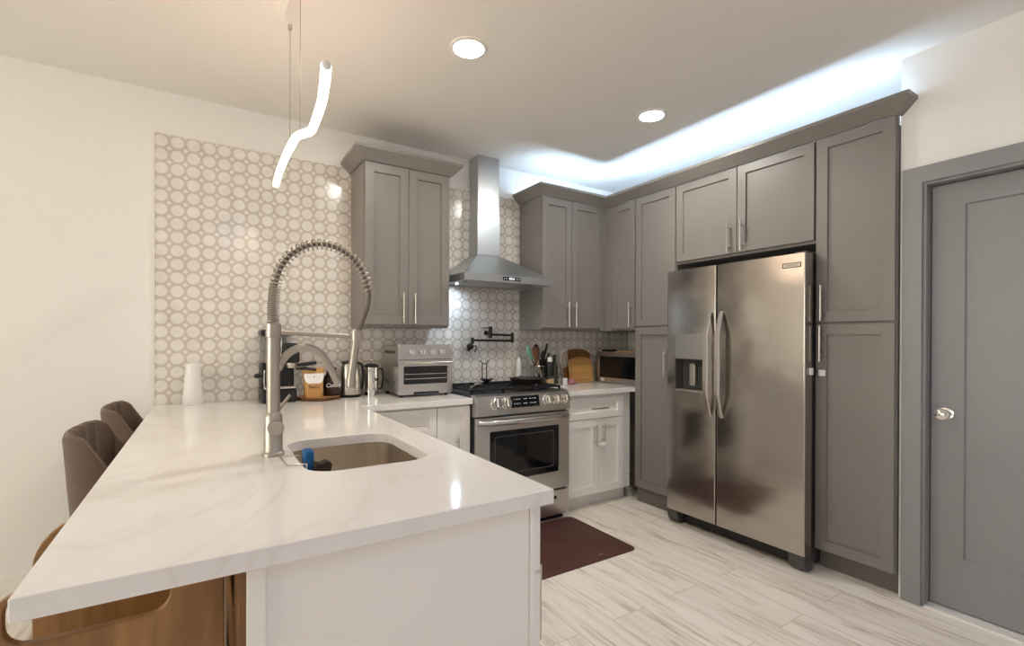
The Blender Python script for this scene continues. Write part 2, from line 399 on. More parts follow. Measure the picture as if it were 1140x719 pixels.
# tiled backsplash
bs = thing('tile_backsplash', 'glossy beige circle patterned tile backsplash covering the back wall', 'backsplash', (-.245, YW, CT))
tb = MB().box(-.240, 2.262, YW-.009, YW-.001, CT, 2.472)
tb.box(2.262, XR-.001, YW-.009, YW-.001, CT, 1.372)
build('tile_field', tb, 'tile', bs, smooth=False)
single('tile_backsplash', 'shaded patch of circle patterned tile behind the microwave', 'backsplash', MB().box(XR-.009, XR-.001, 2.80, YW-.0095, CT, 1.372), 'tile', (XR-.005, 3.1, CT), smooth=False)
build('edge_trim', MB().box(-.250, -.240, YW-.012, YW-.001, CT, 2.478), 'trimwhite', bs, smooth=False)

# door and casing
cas = MB()
cas.holed([(DY1+.08, 0), (DY1+.08, DZ+.08), (DY0-.092, DZ+.08), (DY0-.092, 0), (DY0-.012, 0), (DY0-.012, DZ), (DY1, DZ), (DY1, 0)], [], dYZ, XD-.02, XD)
struct('trim_1', cas, 'doorgrey', bevel=.002)
jb = MB()
jb.holed([(DY1, 0), (DY1, DZ), (DY0-.012, DZ), (DY0-.012, 0), (DY0, 0), (DY0, DZ-.012), (DY1-.012, DZ-.012), (DY1-.012, 0)], [], dYZ, XD-.004, XD+.14)
struct('trim_2', jb, 'doorgrey', smooth=False)
struct('trim_3', MB().box(XD-.01, XD+.14, DY0, DY1-.012, .0, .009), 'trimwhite', smooth=False)

def shaker(mb, M3, w, h, t=.02, rail=.058, rec=.012, rail_v=None):
    """shaker panel: local a in [0,w], b in [0,h], c outward from 0 (back) to t (front)"""
    rv = rail_v or rail; ch = .0018
    loops = [[(0, 0), (w, 0), (w, h), (0, h)]]
    def L(i, c): return [M3(i[0], i[2], c), M3(w-i[1], i[2], c), M3(w-i[1], h-i[3], c), M3(i[0], h-i[3], c)]
    rings = [L((0, 0, 0, 0), 0), L((0, 0, 0, 0), t-ch), L((ch,)*4, t), L((rail, rail, rv, rv), t), L((rail+.0015, rail+.0015, rv+.0015, rv+.0015), t-rec)]
    V = [p for r in rings for p in r]
    F = [(0, 3, 2, 1)]
    for k in range(4):
        for j in range(4): F.append((4*k+j, 4*k+(j+1) % 4, 4*k+4+(j+1) % 4, 4*k+4+j))
    F.append((16, 17, 18, 19)); mb.add(V, F); return mb
def mapper(face, a0, b0, c0):
    # face 'front': facing -Y, a -> +X ; 'left': facing -X, a -> -Y ; 'right': facing +X, a -> +Y
    if face == 'front': return lambda a, b, c: (a0+a, c0-c, b0+b)
    if face == 'left': return lambda a, b, c: (c0-c, a0-a, b0+b)
    return lambda a, b, c: (c0+c, a0+a, b0+b)
def pull(parent, M3, a, b, L=.2, vertical=True, proj=.034, r=.0058, m_='nickel'):
    """bar pull centred at (a,b) on a face at c=0"""
    mb = MB()
    if vertical:
        mb.cyl(M3(a, b-L/2, proj), M3(a, b+L/2, proj), r, n=12)
        for s in (-1, 1): mb.cyl(M3(a, b+s*L*.32, 0), M3(a, b+s*L*.32, proj), r*.8, n=10)
    else:
        mb.cyl(M3(a-L/2, b, proj), M3(a+L/2, b, proj), r, n=12)
        for s in (-1, 1): mb.cyl(M3(a+s*L*.36, b, 0), M3(a+s*L*.36, b, proj), r*.8, n=10)
    return build('handle', mb, m_, parent)
def door(parent, face, a0, b0, c0, w, h, m_, handle=None, name='door', L=.2, vertical=True, rail=.058, rv=None):
    M3 = mapper(face, a0, b0, c0)
    d = build(name, shaker(MB(), M3, w, h, rail=rail, rail_v=rv), m_, parent, smooth=False)
    if handle: pull(d, lambda a, b, c: M3(a, b, c+.02), handle[0], handle[1], L, vertical)
    return d

dr = thing('door_1', None, None, (3.03, .544, 0)); dr['kind'] = 'structure'
dm = MB(); shaker(dm, mapper('left', DY1-.016, .014, XD+.095), DY1-.016-DY0-.003, 2.04, t=.04, rail=.124, rec=.010, rail_v=.25)
# top rail narrower than bottom one: rebuild with own proportions
dm.bm.free(); dm = MB()
def door_panel(mb, M3, w, h, t, rl, rb, rtp, rec):
    def L(i, c): return [M3(i, i if i < .01 else rb+i-.02, c), M3(w-i, i if i < .01 else rb+i-.02, c), M3(w-i, h-i if i < .01 else h-(rtp+i-.02), c), M3(i, h-i if i < .01 else h-(rtp+i-.02), c)]
    def R(x, y0, y1, c): return [M3(x, y0, c), M3(w-x, y0, c), M3(w-x, h-y1, c), M3(x, h-y1, c)]
    rings = [R(0, 0, 0, 0), R(0, 0, 0, t-.002), R(.002, .002, .002, t), R(rl, rb, rtp, t), R(rl+.006, rb+.006, rtp+.006, t-rec)]
    V = [p for r in rings for p in r]; F = [(0, 3, 2, 1)]
    for k in range(4):
        for j in range(4): F.append((4*k+j, 4*k+(j+1) % 4, 4*k+4+(j+1) % 4, 4*k+4+j))
    F.append((16, 17, 18, 19)); mb.add(V, F)
door_panel(dm, mapper('left', DY1-.015, .014, XD+.095), DY1-.015-DY0-.003, 2.040, .04, .124, .248, .106, .010)
build('door_panel', dm, 'doorgrey', dr, smooth=False)
kn = MB().lathe([(.001, 0), (.030, 0), (.030, .006), (.012, .010), (.011, .026), (.022, .034), (.029, .046), (.027, .058), (.015, .066), (.001, .067)], (0, 0, 0), 24, 'x')
for v in kn.bm.verts: v.co = Vector((XD+.055-v.co.x, .862+v.co.y*1.12, .946+v.co.z*.92))
build('door_handle', kn, 'chrome', dr)

# ------------------------------------------------------------------ grey upper cabinets
def bodybox(parent, x0, x1, y0, y1, z0, z1, m_='grey', name='body'):
    return build(name, MB().box(x0, x1, y0, y1, z0, z1), m_, parent, bevel=.0015)
CROWN = [(0, 2.432), (.012, 2.432), (.066, 2.487), (.072, 2.492), (.072, 2.510), (.052, 2.510), (.043, 2.490), (0, 2.452)]
YU = YW-.34                     # door front of the wall units
ul = thing('upper_cabinet', 'grey two door wall cabinet left of the range hood', 'cabinet', (1.152, YU, 1.376))
bodybox(ul, .856, 1.449, YU+.02, YW-.0102, 1.376, 2.452)
door(ul, 'front', .860, 1.392, YU+.02, .289, 1.039, 'grey', (.289-.042, .112))
door(ul, 'front', 1.152, 1.392, YU+.02, .295, 1.039, 'grey', (.036, .112))
build('crown', MB().sweep([(.856, YW-.0102), (.856, YU), (1.449, YU), (1.449, YW-.0102)][::1], [(-u if False else u, z) for u, z in CROWN]), 'grey', ul, smooth=False)

ur = thing('upper_cabinet', 'grey two door wall cabinet right of the range hood, above the utensils', 'cabinet', (2.56, YU, 1.376))
bodybox(ur, 2.250, 2.866, YU+.02, YW-.0102, 1.376, 2.390)
build('top_rail', MB().box(2.250, 2.268, YU+.02, YW-.009, 2.3905, 2.452).box(2.268, 2.866, YU+.02, YU+.038, 2.3905, 2.452), 'grey', ur, smooth=False)
door(ur, 'front', 2.253, 1.392, YU+.02, .293, 1.039, 'grey', (.293-.050, .112))
door(ur, 'front', 2.551, 1.392, YU+.02, .312, 1.039, 'grey', (.020, .112))

XF = 2.934                      # door front plane of the right hand run
um = thing('upper_cabinet', 'narrow grey corner cabinet above the microwave', 'cabinet', (3.2, 3.0, 1.376))
bodybox(um, XF+.02, XR-.009, 2.784, YW-.0102, 1.376, 2.390)
build('top_rail', MB().box(XF+.02, XF+.038, 2.784, YU+.01, 2.3905, 2.452), 'grey', um, smooth=False)
door(um, 'left', 3.052, 1.392, XF+.02, .262, 1.039, 'grey', (.236, .112))
build('corner_filler', MB().box(2.868, XF+.018, YU+.012, YW-.01, 1.376, 2.452), 'grey', um, smooth=False)
build('corner_stile', MB().box(XF+.004, XF+.0199, 3.056, YU+.011, 1.376, 2.452), 'grey', um, smooth=False)

tl = thing('tall_cabinet', 'tall grey pantry cabinet between white base cabinet and refrigerator', 'cabinet', (3.2, 2.58, 0))
bodybox(tl, XF+.02, XR-.009, 2.384, 2.780, .115, 2.390)
build('top_rail', MB().box(XF+.02, XF+.038, 2.384, 2.780, 2.3905, 2.452), 'grey', tl, smooth=False)
door(tl, 'left', 2.776, 1.408, XF+.02, .387, 1.023, 'grey')
d_ = door(tl, 'left', 2.776, .122, XF+.02, .387, 1.276, 'grey', (.318, .995), L=.19)
build('toe_kick', MB().box(XF+.03, XR-.05, 2.388, 2.778, 0, .115), 'greydark', tl, smooth=False)

uf = thing('upper_cabinet', 'wide grey two door cabinet above the refrigerator', 'cabinet', (3.2, 1.9, 1.852))
bodybox(uf, XF+.02, XR-.009, 1.415, 2.382, 1.852, 2.390)
build('top_rail', MB().box(XF+.02, XF+.038, 1.415, 2.382, 2.3905, 2.452), 'grey', uf, smooth=False)
door(uf, 'left', 2.379, 1.870, XF+.02, .480, .561, 'grey', (.480-.046, .104))
door(uf, 'left', 1.895, 1.870, XF+.02, .474, .561, 'grey', (.044, .104))

pr = thing('tall_cabinet', 'tall grey pantry cabinet beside the interior door', 'cabinet', (3.2, 1.22, 0))
bodybox(pr, XF+.02, XR-.009, 1.031, 1.413, .115, 2.390)
build('top_rail', MB().box(XF+.02, XF+.038, 1.031, 1.413, 2.3905, 2.452), 'grey', pr, smooth=False)
door(pr, 'left', 1.409, 1.400, XF+.02, .374, 1.031, 'grey', (.040, .107))
door(pr, 'left', 1.409, .120, XF+.02, .374, 1.268, 'grey', (.036, 1.160))
build('toe_kick', MB().box(XF+.075, XR-.05, 1.031, 1.413, 0, .115), 'greydark', pr, smooth=False)

cr = MB().sweep([(2.250, YW-.0102), (2.250, YU), (XF, YU), (XF, 1.03), (XD, 1.03)], CROWN)
single('crown_molding', 'long grey crown moulding running along the tops of right wall cabinets', 'moulding', cr, 'grey', (XF, 2.2, 2.432), smooth=False)

# led tape behind the crown
led = thing('led_strip', 'glowing cool white light strip hidden on top behind the crown moulding', 'light strip', (2.90, 2.0, 2.48))
tp = MB()
def slope_tape(a, b, ax):
    pr_ = [(.0225, 2.4730), (.0335, 2.4825), (.0325, 2.4837), (.0215, 2.4742)]
    if ax == 'y': v = [(XF-o, y_, z_) for y_ in (a, b) for o, z_ in pr_]
    else: v = [(x_, YU-o, z_) for x_ in (a, b) for o, z_ in pr_]
    tp.add(v, [(0, 1, 2, 3), (7, 6, 5, 4)]+[(k, (k+1) % 4, 4+(k+1) % 4, 4+k) for k in range(4)])
slope_tape(1.07, 3.066, 'y'); slope_tape(2.216, 2.895, 'x')
build('led_tape', tp, 'cove', led, smooth=False)

# ------------------------------------------------------------------ white base units and worktops
XL, YF, XP = -.2425, .990, .757      # peninsula edges
YC = 2.800                           # worktop front along the back wall
cw = MB().holed([(XL, YF), (XP, YF), (XP, YC), (1.476, YC), (1.476, YW-.0095), (XL, YW-.0095)], [rrect(.252, .632, 1.462, 1.972, .085, 8)], XYd, CT-.038, CT)
single('worktop', 'white quartz worktop of the peninsula with sink cutout, running to the range', 'countertop', cw, 'quartz', (.25, 2, CT-.038), bevel=.003)
c2 = MB().holed([(2.252, YC), (XF+.012, YC), (XF+.012, 2.79), (XR-.0095, 2.79), (XR-.0095, YW-.0095), (2.252, YW-.0095)], [], XYd, CT-.038, CT)
single('worktop', 'short white quartz worktop right of the range, under the cutting boards', 'countertop', c2, 'quartz', (2.8, 3.1, CT-.038), bevel=.003)

ZB = CT-.039
pn = thing('peninsula_cabinet', 'white peninsula base cabinet with brown wood back, below the sink worktop', 'cabinet', (.4, 2, 0))
# open-topped carcass so that the sink bowl hangs inside
cb = MB().box(.07, .715, 1.04, 1.40, .10, ZB).box(.07, .715, 2.03, YW-.01, .10, ZB).box(.07, .16, 1.40, 2.03, .1, ZB).box(.69, .715, 1.40, 2.03, .1, ZB)
build('body', cb, 'white', pn, smooth=False)
ep = MB().box(.070, .700, 1.020, 1.039, 0, ZB)
build('end_panel', ep, 'white', pn, bevel=.0015)
build('corner_post', MB().box(.066, .098, 1.012, 1.0195, 0, ZB), 'white', pn, bevel=.0015)
build('end_stile', MB().box(.7015, .7165, 1.016, 1.039, 0, ZB), 'white', pn, bevel=.001)
build('back_panel', MB().box(.055, .069, 1.0205, YW-.01, 0, ZB), 'darkback', pn, smooth=False)
build('toe_kick', MB().box(.10, .66, 1.045, YW-.05, 0, .1), 'white', pn, smooth=False)
yy = 1.022
for wd in (.44, .62, .62):
    door(pn, 'right', yy, .70, .717, wd-.004, .165, 'white', (wd/2, .082), 'drawer', .16, False, rail=.04)
    door(pn, 'right', yy, .105, .717, wd-.004, .588, 'white', (.05, .48), 'door')
    yy += wd

bl = thing('base_cabinet', 'white base cabinet with drawers, below the toaster oven', 'cabinet', (1.1, 3.1, 0))
bodybox(bl, .80, 1.474, 2.850, YW-.01, .10, ZB, 'white')
door(bl, 'front', .800, .690, 2.850, .435, .172, 'white', (.295, .080), 'drawer', .12, False, rail=.055, rv=.045)
door(bl, 'front', .800, .400, 2.850, .435, .284, 'white', (.295, .15), 'drawer', .12, False)
door(bl, 'front', .800, .108, 2.850, .435, .286, 'white', (.295, .15), 'drawer', .12, False)
door(bl, 'front', 1.240, .108, 2.850, .230, .754, 'white', (.131, .470), 'door', .18)
build('toe_kick', MB().box(.80, 1.474, 2.90, YW-.05, 0, .1), 'white', bl, smooth=False)
build('corner_filler', MB().box(.740, .798, 2.850, 2.87, .1, ZB), 'white', bl, smooth=False)

br = thing('base_cabinet', 'white base cabinet with one drawer over two doors, right of the range', 'cabinet', (2.6, 3.1, 0))
bodybox(br, 2.254, 2.953, 2.850, YW-.01, .10, ZB, 'white')
door(br, 'front', 2.262, .690, 2.850, .600, .160, 'white', (.325, .078), 'drawer', .17, False, rail=.062, rv=.048)
door(br, 'front', 2.262, .108, 2.850, .333, .574, 'white', (.285, .452), 'door', .17)
door(br, 'front', 2.599, .108, 2.850, .263, .574, 'white', (.030, .465), 'door', .15)
build('toe_kick', MB().box(2.254, 2.953, 2.915, YW-.05, 0, .1), 'trimwhite', br, smooth=False)

lk = thing('cabinet_lock', 'white plastic strap lock with dangling tail on white door handles', 'child lock', (2.585, 2.79, .48))
lm = MB().lathe([(.001, 0), (.020, 0), (.024, .004), (.024, .010), (.018, .014), (.001, .015)], (0, 0, 0), 24, 'y')
for v in lm.bm.verts: v.co = Vector((2.598+v.co.x*1.5, 2.786-v.co.y, .487+v.co.z*.9))
build('clasp', lm, 'whiteplastic', lk)
build('strap', MB().tube([(2.545, 2.7905, .50), (2.56, 2.784, .49), (2.60, 2.783, .484), (2.626, 2.7875, .495)], .004, 8), 'whiteplastic', lk)
build('tail', MB().tube([(2.605, 2.784, .476), (2.63, 2.795, .44), (2.665, 2.800, .395), (2.685, 2.806, .37)], .003, 8), 'whiteplastic', lk)

# ------------------------------------------------------------------ sink and faucet
sk = thing('kitchen_sink', 'stainless undermount single bowl sink set in the peninsula worktop', 'sink', (.44, 1.72, .70))
sm = MB(); levels = [(-.025, .8765), (.004, .8765), (.004, .74), (-.004+.012, .715), (.030, .702), (.06, .699)]
loops = []
for ins, z_ in levels:
    rr = max(.02, .088-ins); a0, a1, b0, b1 = .248+ins, .636-ins, 1.458+ins, 1.976-ins
    loops.append([sm.bm.verts.new((x, y, z_)) for x, y in rrect(a0, a1, b0, b1, rr, 8)])
for A, B in zip(loops, loops[1:]):
    n_ = len(A)
    for k in range(n_): sm.bm.faces.new((A[k], A[(k+1) % n_], B[(k+1) % n_], B[k]))
sm.bm.faces.new(loops[-1])
bo = build('bowl', sm, 'sinksteel', sk)
md = bo.modifiers.new('solid', 'SOLIDIFY'); md.thickness = .0015; md.offset = -1
build('drain', MB().lathe([(.001, .7), (.02, .701), (.042, .7025), (.045, .7)], (.44, 1.72, 0), 28), 'chrome', sk)

FX, FY = .191, 1.762
fa = thing('kitchen_faucet', 'tall brushed nickel spring pull down faucet standing beside the sink', 'faucet', (FX, FY, CT))
build('base', MB().lathe([(.001, .9155), (.034, .9155), (.034, .925), (.0305, .929), (.0285, .932), (.0275, 1.04), (.024, 1.052), (.021, 1.056), (.001, 1.056)], (FX, FY, 0), 32), 'faucet', fa)
build('column', MB().lathe([(.001, 1.054), (.0205, 1.054), (.0205, 1.300), (.0235, 1.303), (.0235, 1.345), (.019, 1.348), (.001, 1.348)], (FX, FY, 0), 32), 'faucet', fa)
hb = build('valve_hub', MB().cyl((FX+.004, FY+.055, 1.008), (FX+.004, FY-.040, 1.008), .0245, n=28), 'faucet', fa, bevel=.002)
build('lever', MB().tube([(FX+.004, FY+.048, 1.025), (FX+.024, FY+.05, 1.06), (FX+.058, FY+.052, 1.105)], [.006, .006, .005], 12), 'faucet', fa)
def arc_pts():
    P = [(.191, 1.345), (.191, 1.411), (.196, 1.470), (.203, 1.502), (.218, 1.542), (.251, 1.584), (.300, 1.614), (.351, 1.622), (.405, 1.609), (.452, 1.576), (.484, 1.527), (.503, 1.464)]
    return P
def catmull(P, n=10):
    out = []
    Q = [Vector(p) for p in P]; Q = [Q[0]*2-Q[1]]+Q+[Q[-1]*2-Q[-2]]
    for i in range(1, len(Q)-2):
        for k in range(n):
            t = k/n; a, b, c, d = Q[i-1:i+3]
            out.append(.5*((2*b)+(c-a)*t+(2*a-5*b+4*c-d)*t*t+(3*b-a-3*c+d)*t**3))
    out.append(Q[-2]); return out
ap = catmull([(x, FY, z) for x, z in arc_pts()], 24)
# arc length resample and helix
cum = [0]
for a, b in zip(ap, ap[1:]): cum.append(cum[-1]+(b-a).length)
def at(s_):
    s_ = max(0, min(cum[-1]-1e-6, s_)); i = max(k for k in range(len(cum)-1) if cum[k] <= s_)
    t = (s_-cum[i])/(cum[i+1]-cum[i]); return ap[i].lerp(ap[i+1], t), (ap[i+1]-ap[i]).normalized()
hx = []; s_ = 0; ph = 0; S1 = .115
NS = 16
while s_ < cum[-1]:
    p, t = at(s_); n1 = Vector((0, 1, 0)); n2 = t.cross(n1).normalized()
    R_ = .0165 if s_ < S1 else .0165
    hx.append(p+(n1*math.cos(ph)+n2*math.sin(ph))*R_)
    pitch = .0066 if s_ < S1 else .0066+min(1, (s_-S1)/.04)*.0105
    ph += 2*PI/NS; s_ += pitch/NS
build('spring', MB().tube(hx, .0027, 6), 'faucet', fa)
hose = [p for i, p in enumerate(ap) if i % 6 == 0] + catmull([(.503, FY, 1.464), (.499, FY, 1.418), (.480, FY, 1.36), (.459, FY, 1.31)], 8)[1:]
build('hose', MB().tube(hose, .0075, 12), mat('grey_hose', rgb(120, 112, 104), .4, metal=.6), fa)
build('support_arm', MB().cyl((FX+.02, FY, 1.318), (.452, FY, 1.305), .0085, n=16), 'faucet', fa)
build('spray_clip', MB().lathe([(.0155, 1.289), (.021, 1.291), (.021, 1.325), (.0155, 1.327)], (.459, FY, 0), 24), 'faucet', fa)
sp = MB().tube([(.459, FY, 1.33), (.457, FY, 1.29), (.446, FY, 1.20), (.441, FY, 1.165), (.4405, FY, 1.150), (.439, FY, 1.125)], [.0125, .0135, .0140, .0150, .0180, .0165], 24)
build('spray_head', sp, 'faucet', fa)
build('pot_spout', MB().tube(catmull([(FX+.012, FY, 1.195), (.227, FY, 1.238), (.258, FY, 1.262), (.294, FY, 1.268), (.334, FY, 1.248), (.367, FY, 1.201), (.397, FY, 1.138)], 8), .0125, 18), 'faucet', fa)

cd = thing('sponge_caddy', 'white wire sponge holder hooked over the sink edge', 'caddy', (.235, 1.63, CT))
wr_ = [(.205, 1.70, CT+.004), (.208, 1.585, CT+.004), (.243, 1.575, CT+.004), (.262, 1.575, CT+.0035), (.262, 1.575, CT-.06), (.300, 1.575, CT-.06), (.300, 1.69, CT-.06), (.262, 1.70, CT-.06), (.262, 1.70, CT+.0035)]
build('wire_frame', MB().tube(wr_, .0028, 8, closed=True), 'chrome', cd)
build('drip_plate', MB().box(.209, .245, 1.588, 1.698, CT+.0005, CT+.0032), 'whiteplastic', cd, bevel=.0008)
for y_ in (1.62, 1.655): build('basket_wire', MB().tube([(.262, y_, CT-.058), (.30, y_, CT-.058)], .0022, 8), 'chrome', cd)
single('sponge', 'bright blue cleaning sponge standing in the sink caddy', 'sponge', MB().box(.266, .294, 1.628, 1.684, CT-.055, CT+.028), 'blue', (.28, 1.655, CT-.055), bevel=.005)
single('sponge', 'dark brown scrubbing sponge beside the blue one in the sink', 'sponge', MB().prism([(.284, CT-.050), (.330, CT-.046), (.338, CT-.006), (.322, CT+.004), (.300, CT-.004), (.288, CT+.006)], XdZ, 1.572, 1.612), 'brownsponge', (.31, 1.592, CT-.05), bevel=.004)

# ------------------------------------------------------------------ range
RX0, RX1, RY = 1.484, 2.243, 2.776
rg = thing('gas_range', 'stainless steel gas range with five knobs and black cooktop', 'oven', (1.864, 3.1, 0))
build('body', MB().box(RX0, RX1, RY+.02, YW-.012, .035, .905), 'greyplastic', rg, bevel=.002)
cp_ = [(RY+.012, .790), (RY-.020, .795), (RY-.022, .835), (RY-.004, .921), (RY+.03, .932), (RY+.06, .932), (RY+.06, .79)]
build('control_panel', MB().prism(cp_, lambda a, b, d: (d, a, b), RX0-.004, RX1+.004), 'steel', rg, bevel=.0015)
build('cooktop', MB().box(RX0, RX1, RY+.0605, YW-.012, .9055, .930), 'black', rg, bevel=.003)
build('rear_vent', MB().box(RX0+.01, RX1-.01, YW-.07, YW-.014, .9305, .944), 'blackmetal', rg, bevel=.002)
tilt = math.atan2(.018, .086)
PM = Matrix.Translation((0, RY-.0135, .8765)) @ Matrix.Rotation(-tilt, 4, 'X')
def onpanel(x, h, d): q = PM @ Vector((x, -d, h)); return (q.x, q.y, q.z)
dp = build('display', MB().prism([(1.742, -.040), (1.975, -.040), (1.975, .037), (1.742, .037)], lambda a, b, d: onpanel(a, b, d), -.001, .0025), 'glassblack', rg)
for rr_, yy_ in enumerate((.016, -.014)):
    for k, x_ in enumerate((1.772, 1.792, 1.812, 1.848, 1.866, 1.900, 1.920, 1.940)):
        h_ = .004 if (k+rr_) % 3 else .0025
        build('button_mark', MB().prism([(x_-.006, yy_-h_/2), (x_+.006, yy_-h_/2), (x_+.006, yy_+h_/2), (x_-.006, yy_+h_/2)], lambda a, b, d: onpanel(a, b, d), .0026, .0030), 'display', dp, smooth=False)
for i, x_ in enumerate((1.622, 1.700, 2.040, 2.118, 2.195)):
    km = MB(); R_ = .037 if i == 0 else .034
    km.lathe([(.001, 0), (R_+.006, 0), (R_+.006, .006), (R_, .008), (R_*.93, .034), (R_*.80, .038), (.001, .038)], (0, 0, 0), 28, 'y')
    for v in km.bm.verts: v.co = Vector(onpanel(x_+v.co.x, -.004+v.co.z, v.co.y))
    kb = build('knob', km, 'chrome', rg)
    build('grip', MB().prism([(x_-.006, -.004-R_*.75), (x_+.006, -.004-R_*.75), (x_+.006, -.004+R_*.75), (x_-.006, -.004+R_*.75)], lambda a, b, d: onpanel(a, b, d), .0375, .048), 'chrome', kb, bevel=.002)
od = build('oven_door', MB().holed([(RX0, .235), (RX1, .235), (RX1, .783), (RX0, .783)], [rrect(1.580, 2.150, .356, .690, .006, 2)], XdZ, RY-.018, RY+.019), 'steel', rg, bevel=.003)
build('window', MB().box(1.577, 2.153, RY-.008, RY+.0185, .353, .693), 'glassblack', od)
build('inner_window', MB().holed(rrect(1.620, 2.110, .395, .655, .015, 4), [rrect(1.628, 2.102, .403, .647, .012, 4)], XdZ, RY-.0095, RY-.0078), 'greyplastic', od, smooth=False)
hd = MB()
npts = 14
hd.tube([(RX0+.014+(RX1-RX0-.028)*k/npts, RY-.020-.042*math.sin(PI*min(1, max(0, (k/npts*1.0))))**.35 if 0 < k < npts else RY-.016, .752) for k in range(npts+1)], .0145, 14)
for v in hd.bm.verts: v.co.z = .752+(v.co.z-.752)*1.25
build('handle', hd, 'steel', od)
text('badge', 'FRIGIDAIRE', .014, 'chrome', od, face_front(1.864, RY-.0185, .318))
dw = build('drawer', MB().box(RX0, RX1, RY-.016, RY+.019, .045, .222), 'steel', rg, bevel=.003)
build('handle_recess', MB().box(1.60, 2.13, RY-.0175, RY-.0155, .160, .183), 'gap', dw)  # flat dark strip, colour stands for the shade in a handle notch
build('kick_plate', MB().box(RX0+.02, RX1-.02, RY+.03, YW-.05, .004, .0345), 'black', rg)
for gx in (1.495, 1.742, 1.989):
    g = MB(); x0, x1, y0, y1 = gx, gx+.242, 2.862, 3.355; zt = .962; b_ = .0055
    for (a, b) in (((x0, y0), (x1, y0)), ((x0, y1), (x1, y1)), ((x0, y0), (x0, y1)), ((x1, y0), (x1, y1)), ((x0, (y0+y1)/2), (x1, (y0+y1)/2))):
        g.box(min(a[0], b[0])-b_, max(a[0], b[0])+b_, min(a[1], b[1])-b_, max(a[1], b[1])+b_, zt-.014, zt)
    for cy in (y0+.125, y1-.125):
        cx = (x0+x1)/2
        for k in range(4):
            an = PI/4+k*PI/2; g.tube([(cx+.025*math.cos(an), cy+.025*math.sin(an), zt-.004), (cx+.13*math.cos(an), cy+.13*math.sin(an), zt-.006)], .005, 6)
    for (a, b) in ((x0, y0), (x1, y0), (x0, y1), (x1, y1)): g.box(a-b_, a+b_, b-b_, b+b_, .930, zt-.013)
    build('grate', g, 'blackmetal', rg, smooth=False)
    for cy in (y0+.125, y1-.125):
        if gx == 1.742 and cy < 3.1: continue
        build('burner', MB().lathe([(.001, .9305), (.048, .9305), (.046, .940), (.036, .942), (.034, .950), (.001, .951)], (gx+.121, cy, 0), 24), 'blackmetal', rg)

# pan, spoon stand on the cooktop
fp = thing('frying_pan', 'dark round frying pan on the right rear burner', 'pan', (2.105, 3.10, .962))
build('bowl', MB().lathe([(.001, .9635), (0.106, .9635), (.125, .975), (.139, 1.000), (.142, 1.002), (.136, 1.000), (.121, .978), (.102, .968), (.001, .968)], (2.105, 3.10, 0), 40), mat('seasoned_dark_pan', rgb(48, 34, 30), .4), fp)
build('handle', MB().tube([(2.235, 3.06, .994), (2.29, 3.04, 1.004), (2.35, 3.02, 1.008)], [.010, .011, .009], 10), 'black', fp)
ss = thing('spoon_rest', 'black spoon stand with two upright rods on the cooktop', 'spoon rest', (1.795, 3.20, .962))
build('dish', MB().lathe([(.001, .9635), (.026, .9635), (.028, .970), (.018, .978), (.030, .984), (.052, .996), (.055, .999), (.048, .997), (.001, .985)], (1.800, 3.20, 0), 28), 'black', ss)
for dx in (-.018, .018):
    build('rod', MB().tube([(1.790+dx, 3.215, .988), (1.790+dx, 3.215, 1.118), (1.790+dx*1.5, 3.215, 1.130), (1.790+dx*2.3, 3.215, 1.138)], .0042, 8), 'black', ss)
build('crossbar', MB().tube([(1.772, 3.215, 1.116), (1.79, 3.215, 1.111), (1.808, 3.215, 1.116)], .004, 8), 'black', ss)
sn = MB().tube([(1.560, 2.99, .967), (1.60, 3.03, .969), (1.66, 3.09, .975)], [.005, .005, .006], 8)
sn.sphere((1.685, 3.115, .974), .030, .022, .009, 14, 8)
single('serving_spoon', 'dull metal spoon lying across the left cooktop grate', 'spoon', sn, 'nickel', (1.62, 3.05, .962))

# ------------------------------------------------------------------ hood
hx0, hx1, hy = 1.494, 2.245, YW-.48
hd_ = thing('range_hood', 'stainless chimney range hood mounted above the gas range', 'range hood', (1.87, YW-.24, 1.70))
cz0, cz1, cz2 = 1.706, 1.757, 1.950
c0x, c1x, cyf = 1.768, 1.970, YW-.155
ca = MB()
ca.add([(hx0, hy, cz0), (hx1, hy, cz0), (hx1, YW-.01, cz0), (hx0, YW-.01, cz0), (hx0, hy, cz1), (hx1, hy, cz1), (hx1, YW-.01, cz1), (hx0, YW-.01, cz1),
        (c0x, cyf, cz2), (c1x, cyf, cz2), (c1x, YW-.01, cz2), (c0x, YW-.01, cz2)],
       [(0, 1, 5, 4), (1, 2, 6, 5), (2, 3, 7, 6), (3, 0, 4, 7), (4, 5, 9, 8), (5, 6, 10, 9), (6, 7, 11, 10), (7, 4, 8, 11), (8, 9, 10, 11)])
# underside: rim and recessed floor
z_in = cz0+.012
ca.add([(hx0, hy, cz0), (hx1, hy, cz0), (hx1, YW-.01, cz0), (hx0, YW-.01, cz0), (hx0+.02, hy+.02, cz0), (hx1-.02, hy+.02, cz0), (hx1-.02, YW-.03, cz0), (hx0+.02, YW-.03, cz0),
        (hx0+.02, hy+.02, z_in), (hx1-.02, hy+.02, z_in), (hx1-.02, YW-.03, z_in), (hx0+.02, YW-.03, z_in)],
       [(0, 1, 5, 4), (1, 2, 6, 5), (2, 3, 7, 6), (3, 0, 4, 7), (4, 5, 9, 8), (5, 6, 10, 9), (6, 7, 11, 10), (7, 4, 8, 11), (8, 9, 10, 11)])
bmesh.ops.remove_doubles(ca.bm, verts=ca.bm.verts, dist=1e-6)
cn = build('canopy', ca, 'hoodsteel', hd_, smooth=False)
build('lower_chimney', MB().box(c0x, c1x, cyf, YW-.01, cz2+.0005, 2.265), 'hoodsteel', hd_, bevel=.002)
